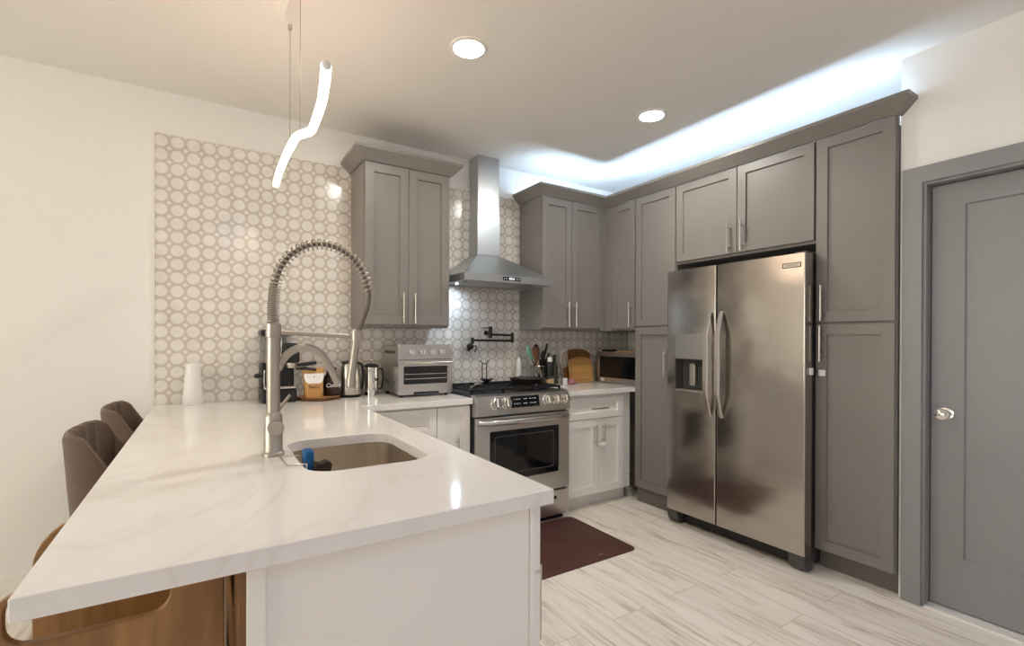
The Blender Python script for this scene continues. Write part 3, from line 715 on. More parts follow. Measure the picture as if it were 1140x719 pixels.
build('upper_chimney', MB().box(c0x+.006, c1x-.006, cyf+.006, YW-.01, 2.2655, CZ-.001), 'hoodsteel', hd_, bevel=.002)
pnl = build('control_display', MB().box(1.800, 1.950, hy-.0025, hy, 1.722, 1.746), 'glassblack', hd_)
build('screen', MB().box(1.850, 1.900, hy-.0032, hy-.0024, 1.727, 1.741), 'display', pnl)
for x_ in (1.812, 1.830, 1.918, 1.936): build('button', MB().cyl((x_, hy-.0026, 1.734), (x_, hy-.0036, 1.734), .004, n=10), 'display', pnl)
build('filter', MB().box(hx0+.10, hx1-.10, hy+.14, YW-.10, z_in-.006, z_in-.0005), 'filter', hd_)
for x_ in (1.610, 2.120):
    lp = build('lamp_ring', MB().lathe([(.027, z_in-.0005), (.036, z_in-.0005), (.036, z_in-.006), (.027, z_in-.006)], (x_, YW-.16, 0), 24, cap0=False, cap1=False), 'chrome', hd_)
    build('lamp', MB().cyl((x_, YW-.16, z_in-.0008), (x_, YW-.16, z_in-.004), .026, n=24), 'hoodlight', hd_)

# ------------------------------------------------------------------ pot filler
pf = thing('pot_filler', 'dark bronze folding pot filler tap on the tiles above the range', 'faucet', (1.925, YW-.02, 1.35))
PY = 3.362
build('wall_flange', MB().cyl((1.925, YW-.0095, 1.350), (1.925, YW-.020, 1.350), .019, n=24), 'darkbronze', pf, bevel=.002)
build('wall_pipe', MB().cyl((1.925, YW-.019, 1.350), (1.925, PY, 1.350), .0115, n=16), 'darkbronze', pf)
build('valve', MB().cyl((1.925, PY, 1.308), (1.925, PY, 1.400), .0165, n=20), 'darkbronze', pf, bevel=.002)
build('valve_lever', MB().tube([(1.925, PY, 1.388), (1.855, PY, 1.389)], .0045, 8), 'darkbronze', pf)
build('upper_arm', MB().cyl((1.935, PY, 1.336), (2.13, PY, 1.332), .0085, n=14), 'darkbronze', pf)
build('elbow', MB().cyl((2.132, PY, 1.272), (2.132, PY, 1.352), .0135, n=20), 'darkbronze', pf, bevel=.002)
build('lower_arm', MB().cyl((2.125, PY, 1.287), (1.765, PY, 1.291), .0085, n=14), 'darkbronze', pf)
build('end_joint', MB().cyl((1.764, PY, 1.312), (1.764, PY, 1.262), .0135, n=20), 'darkbronze', pf, bevel=.002)
build('nozzle', MB().sphere((1.745, PY, 1.242), .028, .026, .026, 18, 12).tube([(1.74, PY, 1.232), (1.728, PY, 1.208)], .013, 12), 'darkbronze', pf)
build('nozzle_lever', MB().tube([(1.765, PY, 1.245), (1.800, PY, 1.246), (1.797, PY, 1.22), (1.785, PY, 1.196)], .005, 8), 'darkbronze', pf)

# ------------------------------------------------------------------ refrigerator
FXF, FY0, FY1, FS = 2.800, 1.398, 2.344, 1.950
fr = thing('refrigerator', 'stainless steel side by side refrigerator with water dispenser', 'refrigerator', (3.15, 1.87, 0))
build('body', MB().box(2.878, XR-.03, 1.420, 2.372, .03, 1.765), 'fridgeside', fr, bevel=.003)
def fdoor(y0, y1, hole=None):
    z0, z1 = .100, 1.785; mb = MB(); r = .008
    outline = [(2.874, y0), (2.874, y1)] + [(FXF+r-r*math.sin(a), y1-r+r*math.cos(a)) for a in [k*PI/12 for k in range(7)]] + [(FXF+r-r*math.cos(a), y0+r-r*math.sin(a)) for a in [k*PI/12 for k in range(7)]]
    if not hole:
        mb.prism(outline, XYd, z0, z1); return mb
    ha, hb_, hz0, hz1 = hole
    mb.prism(outline, XYd, z0, hz0); mb.prism(outline, XYd, hz1, z1)
    oa = [(2.874, y0), (2.874, ha), (FXF, ha), (FXF, y0+r)] + [(FXF+r-r*math.cos(a), y0+r-r*math.sin(a)) for a in [k*PI/12 for k in range(1, 7)]]
    ob = [(2.874, hb_), (2.874, y1)] + [(FXF+r-r*math.sin(a), y1-r+r*math.cos(a)) for a in [k*PI/12 for k in range(7)]] + [(FXF, hb_)]
    mb.prism(oa, XYd, hz0, hz1); mb.prism(ob, XYd, hz0, hz1); mb.box(2.868, 2.874, ha, hb_, hz0, hz1)
    bmesh.ops.remove_doubles(mb.bm, verts=mb.bm.verts, dist=1e-5)
    # drop the inner coincident faces
    seen = {}
    for f in list(mb.bm.faces):
        k = tuple(sorted(v.index for v in f.verts))
    return mb
fr_d = build('refrigerator_door', fdoor(FY0, FS-.004), 'fridge', fr)
fz_d = build('freezer_door', fdoor(FS+.004, FY1, (2.046, 2.268, .945, 1.165)), 'fridge', fr)
def fhandle(yc):
    mb = MB(); n = 22; z0, z1 = .800, 1.482
    rows = []
    for k in range(n+1):
        t = k/n; z = z0+(z1-z0)*t; bow = math.sin(PI*t)
        x = FXF-.004-.052*min(1, bow*1.55)**.8; wdt = .013+.008*bow; th = .009+.003*bow
        y = yc
        q = [(x-th, y-wdt*.6, z), (x-th, y+wdt*.6, z), (x, y+wdt, z), (x+th*.9, y+wdt*.6, z), (x+th*.9, y-wdt*.6, z), (x, y-wdt, z)]
        rows.append([mb.bm.verts.new(p) for p in q])
    for A, B in zip(rows, rows[1:]):
        for j in range(6): mb.bm.faces.new((A[j], A[(j+1) % 6], B[(j+1) % 6], B[j]))
    mb.bm.faces.new(rows[0]); mb.bm.faces.new(rows[-1][::-1]); return mb
build('handle', fhandle(1.906), 'nickel', fr_d, ang=50)
build('handle', fhandle(1.990), 'nickel', fz_d, ang=50)
dsp = build('dispenser', MB().box(FXF-.003, FXF+.001, 2.046, 2.268, 1.170, 1.338), 'steel', fz_d, bevel=.001)
rc = MB().add([(FXF, 2.048, .947), (FXF, 2.266, .947), (FXF, 2.266, 1.163), (FXF, 2.048, 1.163), (FXF+.064, 2.058, .962), (FXF+.064, 2.256, .962), (FXF+.064, 2.256, 1.155), (FXF+.064, 2.058, 1.155)],
    [(4, 5, 6, 7), (0, 4, 7, 3), (1, 2, 6, 5), (2, 3, 7, 6), (0, 1, 5, 4)])
ro = build('recess', rc, 'greyplastic', fz_d, smooth=False)
build('paddle', MB().box(FXF+.030, FXF+.058, 2.135, 2.180, .985, 1.135), 'nickel', ro, bevel=.004)
build('spout', MB().box(FXF+.014, FXF+.060, 2.070, 2.120, 1.118, 1.162), 'black', ro, bevel=.004)
build('drip_tray', MB().box(FXF-.006, FXF+.062, 2.046, 2.268, .945, .958), 'nickel', fz_d, bevel=.003)
bd = build('badge', MB().box(FXF-.003, FXF-.0002, 1.425, 1.520, 1.711, 1.731), 'nickel', fr_d, bevel=.001)
build('badge_frame', MB().holed([(1.421, 1.707), (1.524, 1.707), (1.524, 1.735), (1.421, 1.735)], [[(1.425, 1.711), (1.520, 1.711), (1.520, 1.731), (1.425, 1.731)]], dYZ, FXF-.0035, FXF-.0004), 'greyplastic', bd, smooth=False)
text('badge_letters', 'FRIGIDAIRE', .0135, 'greyplastic', bd, face_left(FXF-.0032, 1.4725, 1.721))
build('kick_grille', MB().box(2.866, 2.90, 1.46, 2.31, .022, .075), 'black', fr, bevel=.003)
for y_ in (1.446, 2.300):
    build('foot_cover', MB().prism([(2.806, .097), (2.905, .097), (2.905, .001), (2.858, .001), (2.830, .012), (2.812, .050)], lambda a, b, d: (a, d, b), y_-.045, y_+.045), 'fridgeside', fr, bevel=.006)
build('hinge_cover', MB().box(2.83, 2.93, 1.405, 1.47, 1.7865, 1.797), 'fridgeside', fr, bevel=.003)
build('door_gasket', MB().box(2.8745, 2.8775, 1.425, 2.335, .105, 1.76), 'gap', fr)
# child latches
l1 = single('door_latch', 'small white square latch stuck on the refrigerator door edge', 'child lock', MB().box(2.835, 2.870, FY0-.012, FY0-.0005, 1.105, 1.145), 'whiteplastic', (2.85, FY0-.006, 1.105), bevel=.005)
l2 = single('door_latch', 'small white square latch on the tall cabinet below its handle', 'child lock', MB().box(XF-.014, XF-.0005, 1.352, 1.388, 1.098, 1.134), 'whiteplastic', (XF-.007, 1.37, 1.098), bevel=.005)

# ------------------------------------------------------------------ floor mat
fm = MB(); lv = [(.0, .001, .05), (.0, .005, .05), (.022, .016, .045)]
lps = [[fm.bm.verts.new((x, y, z_)) for x, y in rrect(1.36+i_, 2.272-i_, 2.12+i_, 2.775-i_, r_, 6)] for i_, z_, r_ in lv]
for A, B in zip(lps, lps[1:]):
    for k in range(len(A)): fm.bm.faces.new((A[k], A[(k+1) % len(A)], B[(k+1) % len(A)], B[k]))
fm.bm.faces.new(lps[0][::-1]); fm.bm.faces.new(lps[-1])
mt = thing('floor_mat', 'dark oxblood cushioned mat on the floor before the range', 'mat', (1.8, 2.44, 0))
build('pad', fm, 'mat', mt, ang=60)
build('stamp', MB().prism([(1.985, 2.158), (2.02, 2.158), (2.02, 2.168), (1.985, 2.168)], XYd, .016, .0166), mat('faded_stamp', rgb(140, 100, 92), .6), mt, smooth=False)

# ------------------------------------------------------------------ items on the back worktop
co = thing('smart_speaker', 'white tapered cone shaped device on worktop against tiled wall', 'speaker', (-.055, 3.36, CT))
build('shell', MB().lathe([(.001, .930), (.0515, .930), (.052, .936), (.045, 1.02), (.0375, 1.125), (.035, 1.147), (.030, 1.152), (.001, 1.153)], (-.055, 3.36, 0), 36), 'whiteplastic', co)
build('base_ring', MB().lathe([(.001, .9155), (.051, .9155), (.0525, .918), (.0525, .9285), (.050, .9295), (.001, .9295)], (-.055, 3.36, 0), 36), 'whiteplastic', co)

es = thing('espresso_machine', 'black espresso machine with clear water tank on worktop', 'coffee machine', (.39, 3.30, CT))
build('base', MB().box(.285, .474, 3.17, 3.42, .9155, 1.00), 'black', es, bevel=.012)
build('drip_tray', MB().box(.300, .462, 3.150, 3.26, 1.0005, 1.012), 'nickel', es, bevel=.003)
build('body', MB().box(.288, .472, 3.27, 3.42, 1.0005, 1.150), 'black', es, bevel=.012)
build('brew_head', MB().box(.405, .492, 3.19, 3.42, 1.1505, 1.270), 'black', es, bevel=.014)
build('water_tank', MB().box(.292, .402, 3.24, 3.41, 1.1505, 1.314), 'tank', es, bevel=.010)
build('lid', MB().box(.283, .474, 3.23, 3.42, 1.3145, 1.352), 'black', es, bevel=.014)
pfm = build('portafilter', MB().lathe([(.001, 1.118), (.026, 1.12), (.031, 1.128), (.031, 1.150), (.001, 1.150)], (.450, 3.225, 0), 24), 'nickel', es)
build('handle', MB().tube([(.475, 3.222, 1.137), (.52, 3.215, 1.140), (.590, 3.205, 1.150)], [.009, .012, .010], 12), 'black', pfm)
build('handle', MB().tube([(.470, 3.20, 1.115), (.52, 3.19, 1.118), (.585, 3.18, 1.105)], [.007, .011, .008], 12), 'black', pfm)
build('steam_knob', MB().tube([(.290, 3.22, 1.085), (.262, 3.215, 1.078)], [.012, .013], 14).sphere((.262, 3.215, 1.078), .018, .016, .014, 14, 8), 'black', es)
build('steam_wand', MB().tube([(.300, 3.21, 1.11), (.297, 3.19, 1.06), (.300, 3.18, .98)], .004, 8), 'chrome', es)

sl = thing('wood_slice_tray', 'round wood slice tray with bark edge under the coffee bag', 'tray', (.612, 3.25, CT))
pts = [(.612+(.128+.005*math.sin(3*a+1)+.003*math.sin(7*a))*math.cos(a), 3.25+(.125+.005*math.sin(3*a+1)+.003*math.sin(7*a))*math.sin(a)) for a in [2*PI*k/48 for k in range(48)]]
build('disc', MB().prism([(.612+(x-.612)*.965, 3.25+(y-3.25)*.965) for x, y in pts], XYd, .916, .9345), 'slab', sl)
build('bark', MB().holed(pts, [[(.612+(x-.612)*.967, 3.25+(y-3.25)*.967) for x, y in pts]], XYd, .9155, .9355), 'bark', sl)

cbg = thing('coffee_bag', 'kraft paper coffee bag with white label on wood slice', 'bag', (.573, 3.215, .9358))
bm_ = MB(); rows = []
for z_, hw, dp_ in ((.9362, .050, .032), (.96, .054, .036), (1.02, .056, .034), (1.07, .060, .022), (1.10, .063, .008), (1.118, .064, .004)):
    rows.append([bm_.bm.verts.new((.573+hw*math.copysign(abs(math.cos(a))**.35, math.cos(a)), 3.215+dp_*math.copysign(abs(math.sin(a))**.6, math.sin(a)), z_)) for a in [2*PI*k/24 for k in range(24)]])
for A, B in zip(rows, rows[1:]):
    for k in range(24): bm_.bm.faces.new((A[k], A[(k+1) % 24], B[(k+1) % 24], B[k]))
bm_.bm.faces.new(rows[0][::-1]); bm_.bm.faces.new(rows[-1])
build('pouch', bm_, 'kraft', cbg, ang=60)
lbl = MB(); P_ = [(-.057, 1.083), (.057, 1.083), (.056, 1.055), (.046, 1.030), (.030, 1.022), (-.030, 1.022), (-.046, 1.030), (-.056, 1.055)]
lbl.prism(P_, lambda a, b, d: (.573+a, 3.1785+max(0, b-1.02)*.24-d, b), 0, .0012)
lb = build('label', lbl, 'whiteplastic', cbg, smooth=False)
build('print', MB().sphere((.573, 3.1875, 1.062), .004, .0015, .004, 10, 6), 'brownink', lb)
text('lettering', 'NuCo', .026, 'brownink', cbg, face_front(.573, 3.1775, 1.001))

jr = thing('coffee_jar', 'dark brown jar with white Coffee lettering on wood slice', 'jar', (.690, 3.255, .9358))
build('body', MB().lathe([(.001, .936), (.046, .936), (.050, .942), (.050, 1.035), (.046, 1.055), (.032, 1.075), (.028, 1.085), (.001, 1.085)], (.690, 3.255, 0), 32), 'brownglass', jr)
build('lid', MB().lathe([(.001, 1.0855), (.030, 1.0855), (.030, 1.112), (.026, 1.116), (.001, 1.117)], (.690, 3.255, 0), 28), 'brownglass', jr)
text('lettering', 'Coffee', .034, 'ink', jr, face_front(.690, 3.203, 1.003), shear=.25)
text('lettering', 'I', .034, 'ink', jr, face_front(.690, 3.204, 1.050))

kt = thing('electric_kettle', 'brushed steel electric kettle with black handle on worktop', 'kettle', (.815, 3.30, CT))
build('power_base', MB().lathe([(.001, .9155), (.072, .9155), (.074, .920), (.072, .932), (.001, .933)], (.815, 3.30, 0), 32), 'black', kt)
build('body', MB().lathe([(.001, .9335), (.070, .9335), (.071, .940), (.066, 1.03), (.059, 1.120), (.055, 1.132), (.001, 1.133)], (.815, 3.30, 0), 40), 'nickel', kt)
build('lid', MB().lathe([(.001, 1.1335), (.056, 1.1335), (.050, 1.146), (.02, 1.153), (.001, 1.154)], (.815, 3.30, 0), 32), 'black', kt)
build('spout', MB().prism([(.772, 1.10), (.738, 1.137), (.745, 1.143), (.778, 1.132)], lambda a, b, d: (a, d, b), 3.288, 3.312), 'nickel', kt)
build('handle', MB().tube(catmull([(.862, 3.295, 1.138), (.893, 3.29, 1.122), (.902, 3.287, 1.05), (.892, 3.289, .975), (.878, 3.293, .962)], 6), [.010]*25, 12), 'black', kt)

fpz = thing('french_press', 'small chrome french press with black lid beside the toaster oven', 'coffee press', (.965, 3.32, CT))
build('frame', MB().lathe([(.046, .9155), (.050, .9155), (.050, .955), (.046, .955)], (.965, 3.32, 0), 32, cap0=False, cap1=False).box(.9135, .9165, 3.312, 3.328, .95, 1.10).box(1.0135, 1.0165, 3.312, 3.328, .95, 1.10).box(.960, .970, 3.2685, 3.2715, .95, 1.10), 'chrome', fpz)
build('beaker', MB().lathe([(.001, .920), (.0445, .920), (.0455, .925), (.0455, 1.105), (.043, 1.105), (.043, .926), (.001, .924)], (.965, 3.32, 0), 32), 'chrome', fpz)
build('lid', MB().lathe([(.001, 1.1055), (.049, 1.1055), (.049, 1.118), (.03, 1.128), (.001, 1.130)], (.965, 3.32, 0), 32), 'black', fpz)
build('plunger', MB().cyl((.965, 3.32, 1.129), (.965, 3.32, 1.148), .003, n=10).sphere((.965, 3.32, 1.154), .010, .010, .009, 14, 8), 'chrome', fpz)
build('handle', MB().tube(catmull([(1.013, 3.31, 1.095), (1.036, 3.305, 1.085), (1.040, 3.304, 1.02), (1.032, 3.306, .965), (1.013, 3.31, .955)], 6), .007, 10), 'black', fpz)

# toaster oven
tx0, tx1, ty0, ty1, tz0, tz1 = 1.062, 1.446, 3.050, 3.395, .932, 1.262
to = thing('toaster_oven', 'stainless countertop toaster oven with four knobs on worktop', 'toaster oven', (1.254, 3.2, CT))
build('body', MB().box(tx0+.004, tx1-.004, ty0+.03, ty1, tz0+.004, tz1-.006), 'steel', to, bevel=.010)
build('front_frame', MB().holed(rrect(tx0, tx1, tz0, tz1, .012, 4), [rrect(1.098, 1.410, 1.000, 1.118, .006, 3)], XdZ, ty0, ty0+.031), 'steel', to, bevel=.002)
build('window', MB().box(1.096, 1.412, ty0+.006, ty0+.012, .998, 1.120), 'glassblack', to)
rk = MB()
for z_ in (1.035, 1.066): rk.cyl((1.105, ty0+.0045, z_), (1.402, ty0+.0045, z_), .0022, n=8)
build('rack', rk, 'nickel', to)
build('door_seam', MB().box(tx0+.004, tx1-.004, ty0-.0008, ty0+.0002, 1.160, 1.164), 'gap', to)
th_ = MB().cyl((1.085, ty0-.032, 1.142), (1.425, ty0-.032, 1.142), .0085, n=14)
for x_ in (1.10, 1.41): th_.cyl((x_, ty0, 1.142), (x_, ty0-.032, 1.142), .006, n=10)
build('handle', th_, 'nickel', to)
for x_ in (1.149, 1.219, 1.290, 1.361):
    k_ = build('knob', MB().lathe([(.001, ty0-.026), (.019, ty0-.026), (.021, ty0-.022), (.0235, ty0-.0005)], (x_, 0, 1.212), 24, 'y'), 'chrome', to)
    build('grip', MB().box(x_-.004, x_+.004, ty0-.034, ty0-.0255, 1.194, 1.230), 'nickel', k_, bevel=.001)
for x_ in (tx0-.001, tx1-.017):
    build('corner_cap', MB().box(x_, x_+.018, ty0-.004, ty0+.04, tz1-.022, tz1+.004), 'nickel', to, bevel=.006)
build('crumb_tray', MB().box(1.165, 1.345, ty0-.004, ty0+.02, .934, .949), 'black', to, bevel=.002)
for x_ in (tx0+.03, tx1-.03):
    for y_ in (ty0+.04, ty1-.03): build('foot', MB().cyl((x_, y_, .9155), (x_, y_, .937), .014, n=14), 'black', to)
build('side_vent', MB().box(tx0+.0025, tx0+.0045, ty0+.08, ty1-.05, 1.00, 1.02).box(tx0+.0025, tx0+.0045, ty0+.08, ty1-.05, 1.20, 1.22), 'greyplastic', to)

# ------------------------------------------------------------------ items right of the range
wb = thing('spray_bottle', 'white rounded bottle standing on the back ledge of range', 'bottle', (2.222, 3.402, .944))
build('body', MB().lathe([(.001, .9445), (.024, .9445), (.026, .950), (.026, 1.105), (.022, 1.125), (.014, 1.136), (.001, 1.137)], (2.222, 3.402, 0), 28), 'whiteplastic', wb)
build('cap', MB().lathe([(.001, 1.1375), (.015, 1.1375), (.013, 1.152), (.001, 1.155)], (2.222, 3.402, 0), 20), 'whiteplastic', wb)
build('label', MB().box(2.210, 2.234, 3.3745, 3.3765, .985, .998), 'greyplastic', wb)

ck = thing('utensil_holder', 'clear glass utensil holder full of cooking tools, right of range', 'utensil holder', (2.335, 3.29, CT))
build('jar', MB().lathe([(.001, .9155), (.058, .9155), (.060, .920), (.060, 1.085), (.0575, 1.085), (.0575, .924), (.001, .922)], (2.335, 3.29, 0), 32), 'glass', ck)
build('rim_wire', MB().tube([(2.335+.0605*math.cos(2*PI*k/24), 3.29+.0605*math.sin(2*PI*k/24), 1.080) for k in range(24)], .002, 6, closed=True), 'chrome', ck)
def utensil(name, label, p0, p1, r, m_, head=None, hm=None, cat='utensil'):
    t_ = thing(name, label, cat, p0, 'cooking tools in the glass holder')
    build('handle', MB().tube([p0, tuple((a+b)/2 for a, b in zip(p0, p1)), p1], r, 8), m_, t_)
    if head:
        d = (Vector(p1)-Vector(p0)).normalized(); hm_ = MB(); hm_.sphere((0, 0, 0), head[0], head[1], head[2], 16, 10)
        q = Vector((0, 0, 1)).rotation_difference(d).to_matrix().to_4x4()
        bmesh.ops.transform(hm_.bm, matrix=Matrix.Translation(Vector(p1)+d*head[2]*.9) @ q, verts=hm_.bm.verts)
        build('head', hm_, hm or m_, t_)
    return t_
utensil('spatula', 'mint green silicone spatula leaning left in the utensil holder', (2.362, 3.270, .926), (2.276, 3.285, 1.135), .005, 'legwood', (.022, .007, .062), 'teal')
utensil('wooden_spoon', 'brown wooden spoon standing in the middle of utensil holder', (2.315, 3.300, .926), (2.338, 3.310, 1.130), .005, 'spoonwood', (.030, .010, .060), 'spoonwood')
utensil('turner', 'long pale handled turner crossing the utensil holder front', (2.372, 3.255, .926), (2.306, 3.250, 1.125), .005, 'board', (.030, .006, .066), 'spoonwood')
utensil('slotted_turner', 'black slotted turner standing highest in the utensil holder', (2.330, 3.335, .926), (2.352, 3.342, 1.165), .004, 'black', (.034, .004, .050), 'black')
utensil('ladle', 'black handled ladle leaning right in the utensil holder', (2.345, 3.300, .926), (2.398, 3.315, 1.140), .005, 'black', (.020, .012, .035), 'black')

kk = thing('knife_block', 'black handled scissors and knives standing behind the bottles', 'knife block', (2.475, 3.375, CT))
build('block', MB().prism([(3.34, .9155), (3.415, .9155), (3.415, 1.13), (3.36, 1.105)], lambda a, b, d: (d, a, b), 2.44, 2.515), 'black', kk, bevel=.003)
build('handle', MB().tube([(2.455, 3.385, 1.118), (2.478, 3.375, 1.19), (2.492, 3.368, 1.262)], [.010, .011, .010], 10), 'black', kk)
build('handle', MB().tube([(2.495, 3.385, 1.118), (2.505, 3.375, 1.155), (2.512, 3.372, 1.185)], [.009, .010, .009], 10), 'black', kk)
build('handle', MB().tube([(2.450, 3.375, 1.112), (2.445, 3.37, 1.160), (2.447, 3.365, 1.195)], [.009, .010, .009], 10), 'black', kk)

def bottle(label, x, y, prof, m_, cap, capm, band=None):
    b_ = thing('bottle', label, 'bottle', (x, y, CT), 'bottles and jars beside the utensil holder')
    build('body', MB().lathe([(.001, .9155)]+prof+[(.001, prof[-1][1])], (x, y, 0), 28), m_, b_)
    build('cap', MB().lathe([(.001, cap[1]), (cap[0], cap[1]), (cap[0], cap[2]), (cap[0]*.8, cap[2]+.004), (.001, cap[2]+.004)], (x, y, 0), 22), capm, b_)
    if band: build('label', MB().lathe([(band[0], band[1]), (band[0]+.001, band[1]), (band[0]+.001, band[2]), (band[0], band[2])], (x, y, 0), 28, cap0=False, cap1=False), band[3], b_)
    return b_
bottle('dark square shouldered bottle with white cap next to utensil holder', 2.448, 3.272, [(.034, .9155), (.036, .920), (.036, 1.09), (.030, 1.105), (.020, 1.112)], 'black', (.021, 1.1125, 1.145), 'whiteplastic', (.0362, .93, .985, 'amber'))
bottle('olive green bottle behind the frosted wine glass', 2.520, 3.300, [(.027, .9155), (.029, .920), (.029, 1.06), (.016, 1.095), (.013, 1.145)], 'green', (.014, 1.1455, 1.165), 'black')
wg = thing('wine_glass', 'pale frosted stem glass right of the dark bottles', 'glass', (2.600, 3.29, CT))
build('bowl', MB().lathe([(.006, 1.040), (.030, 1.060), (.046, 1.105), (.047, 1.150), (.036, 1.225), (.034, 1.225), (.045, 1.150), (.044, 1.106), (.028, 1.063), (.004, 1.045)], (2.600, 3.29, 0), 32, cap0=False, cap1=False), 'frost', wg)
build('stem', MB().lathe([(.001, .9155), (.036, .9155), (.036, .918), (.008, .924), (.005, .94), (.005, 1.03), (.007, 1.043), (.001, 1.044)], (2.600, 3.29, 0), 28), 'frost', wg)
tn = thing('sugar_tin', 'short white tin standing at the foot of wine glass', 'tin', (2.575, 3.235, CT))
build('body', MB().lathe([(.001, .9155), (.020, .9155), (.020, .962), (.001, .962)], (2.575, 3.225, 0), 24), 'cloth', tn)
build('lid', MB().lathe([(.001, .9625), (.021, .9625), (.021, .972), (.001, .974)], (2.575, 3.225, 0), 24), 'whiteplastic', tn)
bm2 = MB(); 
for k in range(7): bm2.sphere((2.650+.020*math.cos(k*.9), 3.225+.018*math.sin(k*.9), .935+.006*(k % 3)), .020, .018, .019, 10, 7)
single('candy_packet', 'crumpled pink printed packet leaning by the cutting boards', 'packet', bm2, 'pink', (2.65, 3.225, CT))
dsh = thing('spoon_dish', 'small white dish with folded cloth at the range edge', 'dish', (2.34, 3.06, CT))
build('plate', MB().lathe([(.001, .9155), (.045, .9155), (.068, .925), (.072, .930), (.066, .928), (.044, .921), (.001, .920)], (2.345, 3.05, 0), 32), 'whiteplastic', dsh)
build('cloth', MB().tube(catmull([(2.295, 3.03, .932), (2.33, 3.05, .938), (2.37, 3.04, .934), (2.40, 3.07, .931)], 6), .010, 8), 'cloth', dsh)

def board(label, x0, x1, h, m_, y, lean, groove=True):
    t_ = thing('cutting_board', label, 'cutting board', ((x0+x1)/2, y, CT)); w_ = x1-x0
    sh = [(-w_/2+.012, 0), (w_/2-.012, 0), (w_/2, .012)]
    ys = h-.055
    sh += [(w_/2+.003, ys)] + [((w_/2+.003)*math.cos(a), ys+.055*math.sin(a)) for a in [PI*k/16 for k in range(1, 16)]] + [(-w_/2-.003, ys), (-w_/2, .012)]
    xc = (x0+x1)/2; cl, sl_ = math.cos(lean), math.sin(lean)
    f3 = lambda a, b, d: (xc+a, y+b*sl_-d*cl, CT+.0008+b*cl+d*sl_)
    build('plank', MB().prism(sh, f3, 0, .018), m_, t_, bevel=.003)
    if groove:
        g1 = [(a*.86, .02+b*.88) for a, b in sh]; g2 = [(a*.82, .026+b*.85) for a, b in sh]
        build('groove', MB().holed(g1, [g2], f3, .0180, .0186), 'boarddark', t_, smooth=False)
    return t_
board('larger brown wooden cutting board leaning against the tiles', 2.690, 3.010, .300, 'boarddark', 3.385, .16, False)
board('smaller pale bamboo cutting board leaning on the brown one', 2.715, 2.985, .232, 'board', 3.340, .16, True)

mw = thing('microwave', 'black and silver microwave tucked in the corner under grey cabinet', 'microwave', (3.2, 3.06, CT))
build('body', MB().box(3.036, 3.42, 2.815, 3.318, .924, 1.190), 'steel', mw, bevel=.004)
md_ = build('door', MB().holed([(2.812, .922), (3.322, .922), (3.322, 1.192), (2.812, 1.192)], [rrect(2.840, 3.290, .965, 1.152, .006, 3)], dYZ, 3.018, 3.036), 'steel', mw, bevel=.002)
build('window', MB().box(3.022, 3.034, 2.838, 3.292, .963, 1.154), 'glassblack', md_)
build('sticker', MB().box(3.0165, 3.018, 3.225, 3.268, .933, .957), 'whiteplastic', md_)
for x_ in (3.07, 3.39):
    for y_ in (2.86, 3.28): build('foot', MB().cyl((x_, y_, .9155), (x_, y_, .926), .012, n=12), 'black', mw)
single('remote_control', 'small black box lying on top of the microwave', 'box', MB().box(3.05, 3.15, 3.195, 3.285, 1.1905, 1.212), 'black', (3.1, 3.24, 1.19), bevel=.004)
single('paper_tray', 'flat pale tray lying on top of the microwave, right of black box', 'tray', MB().holed(rrect(3.05, 3.30, 2.86, 3.13, .02, 4), [], XYd, 1.1905, 1.200), 'slab', (3.17, 3.0, 1.19), bevel=.003)

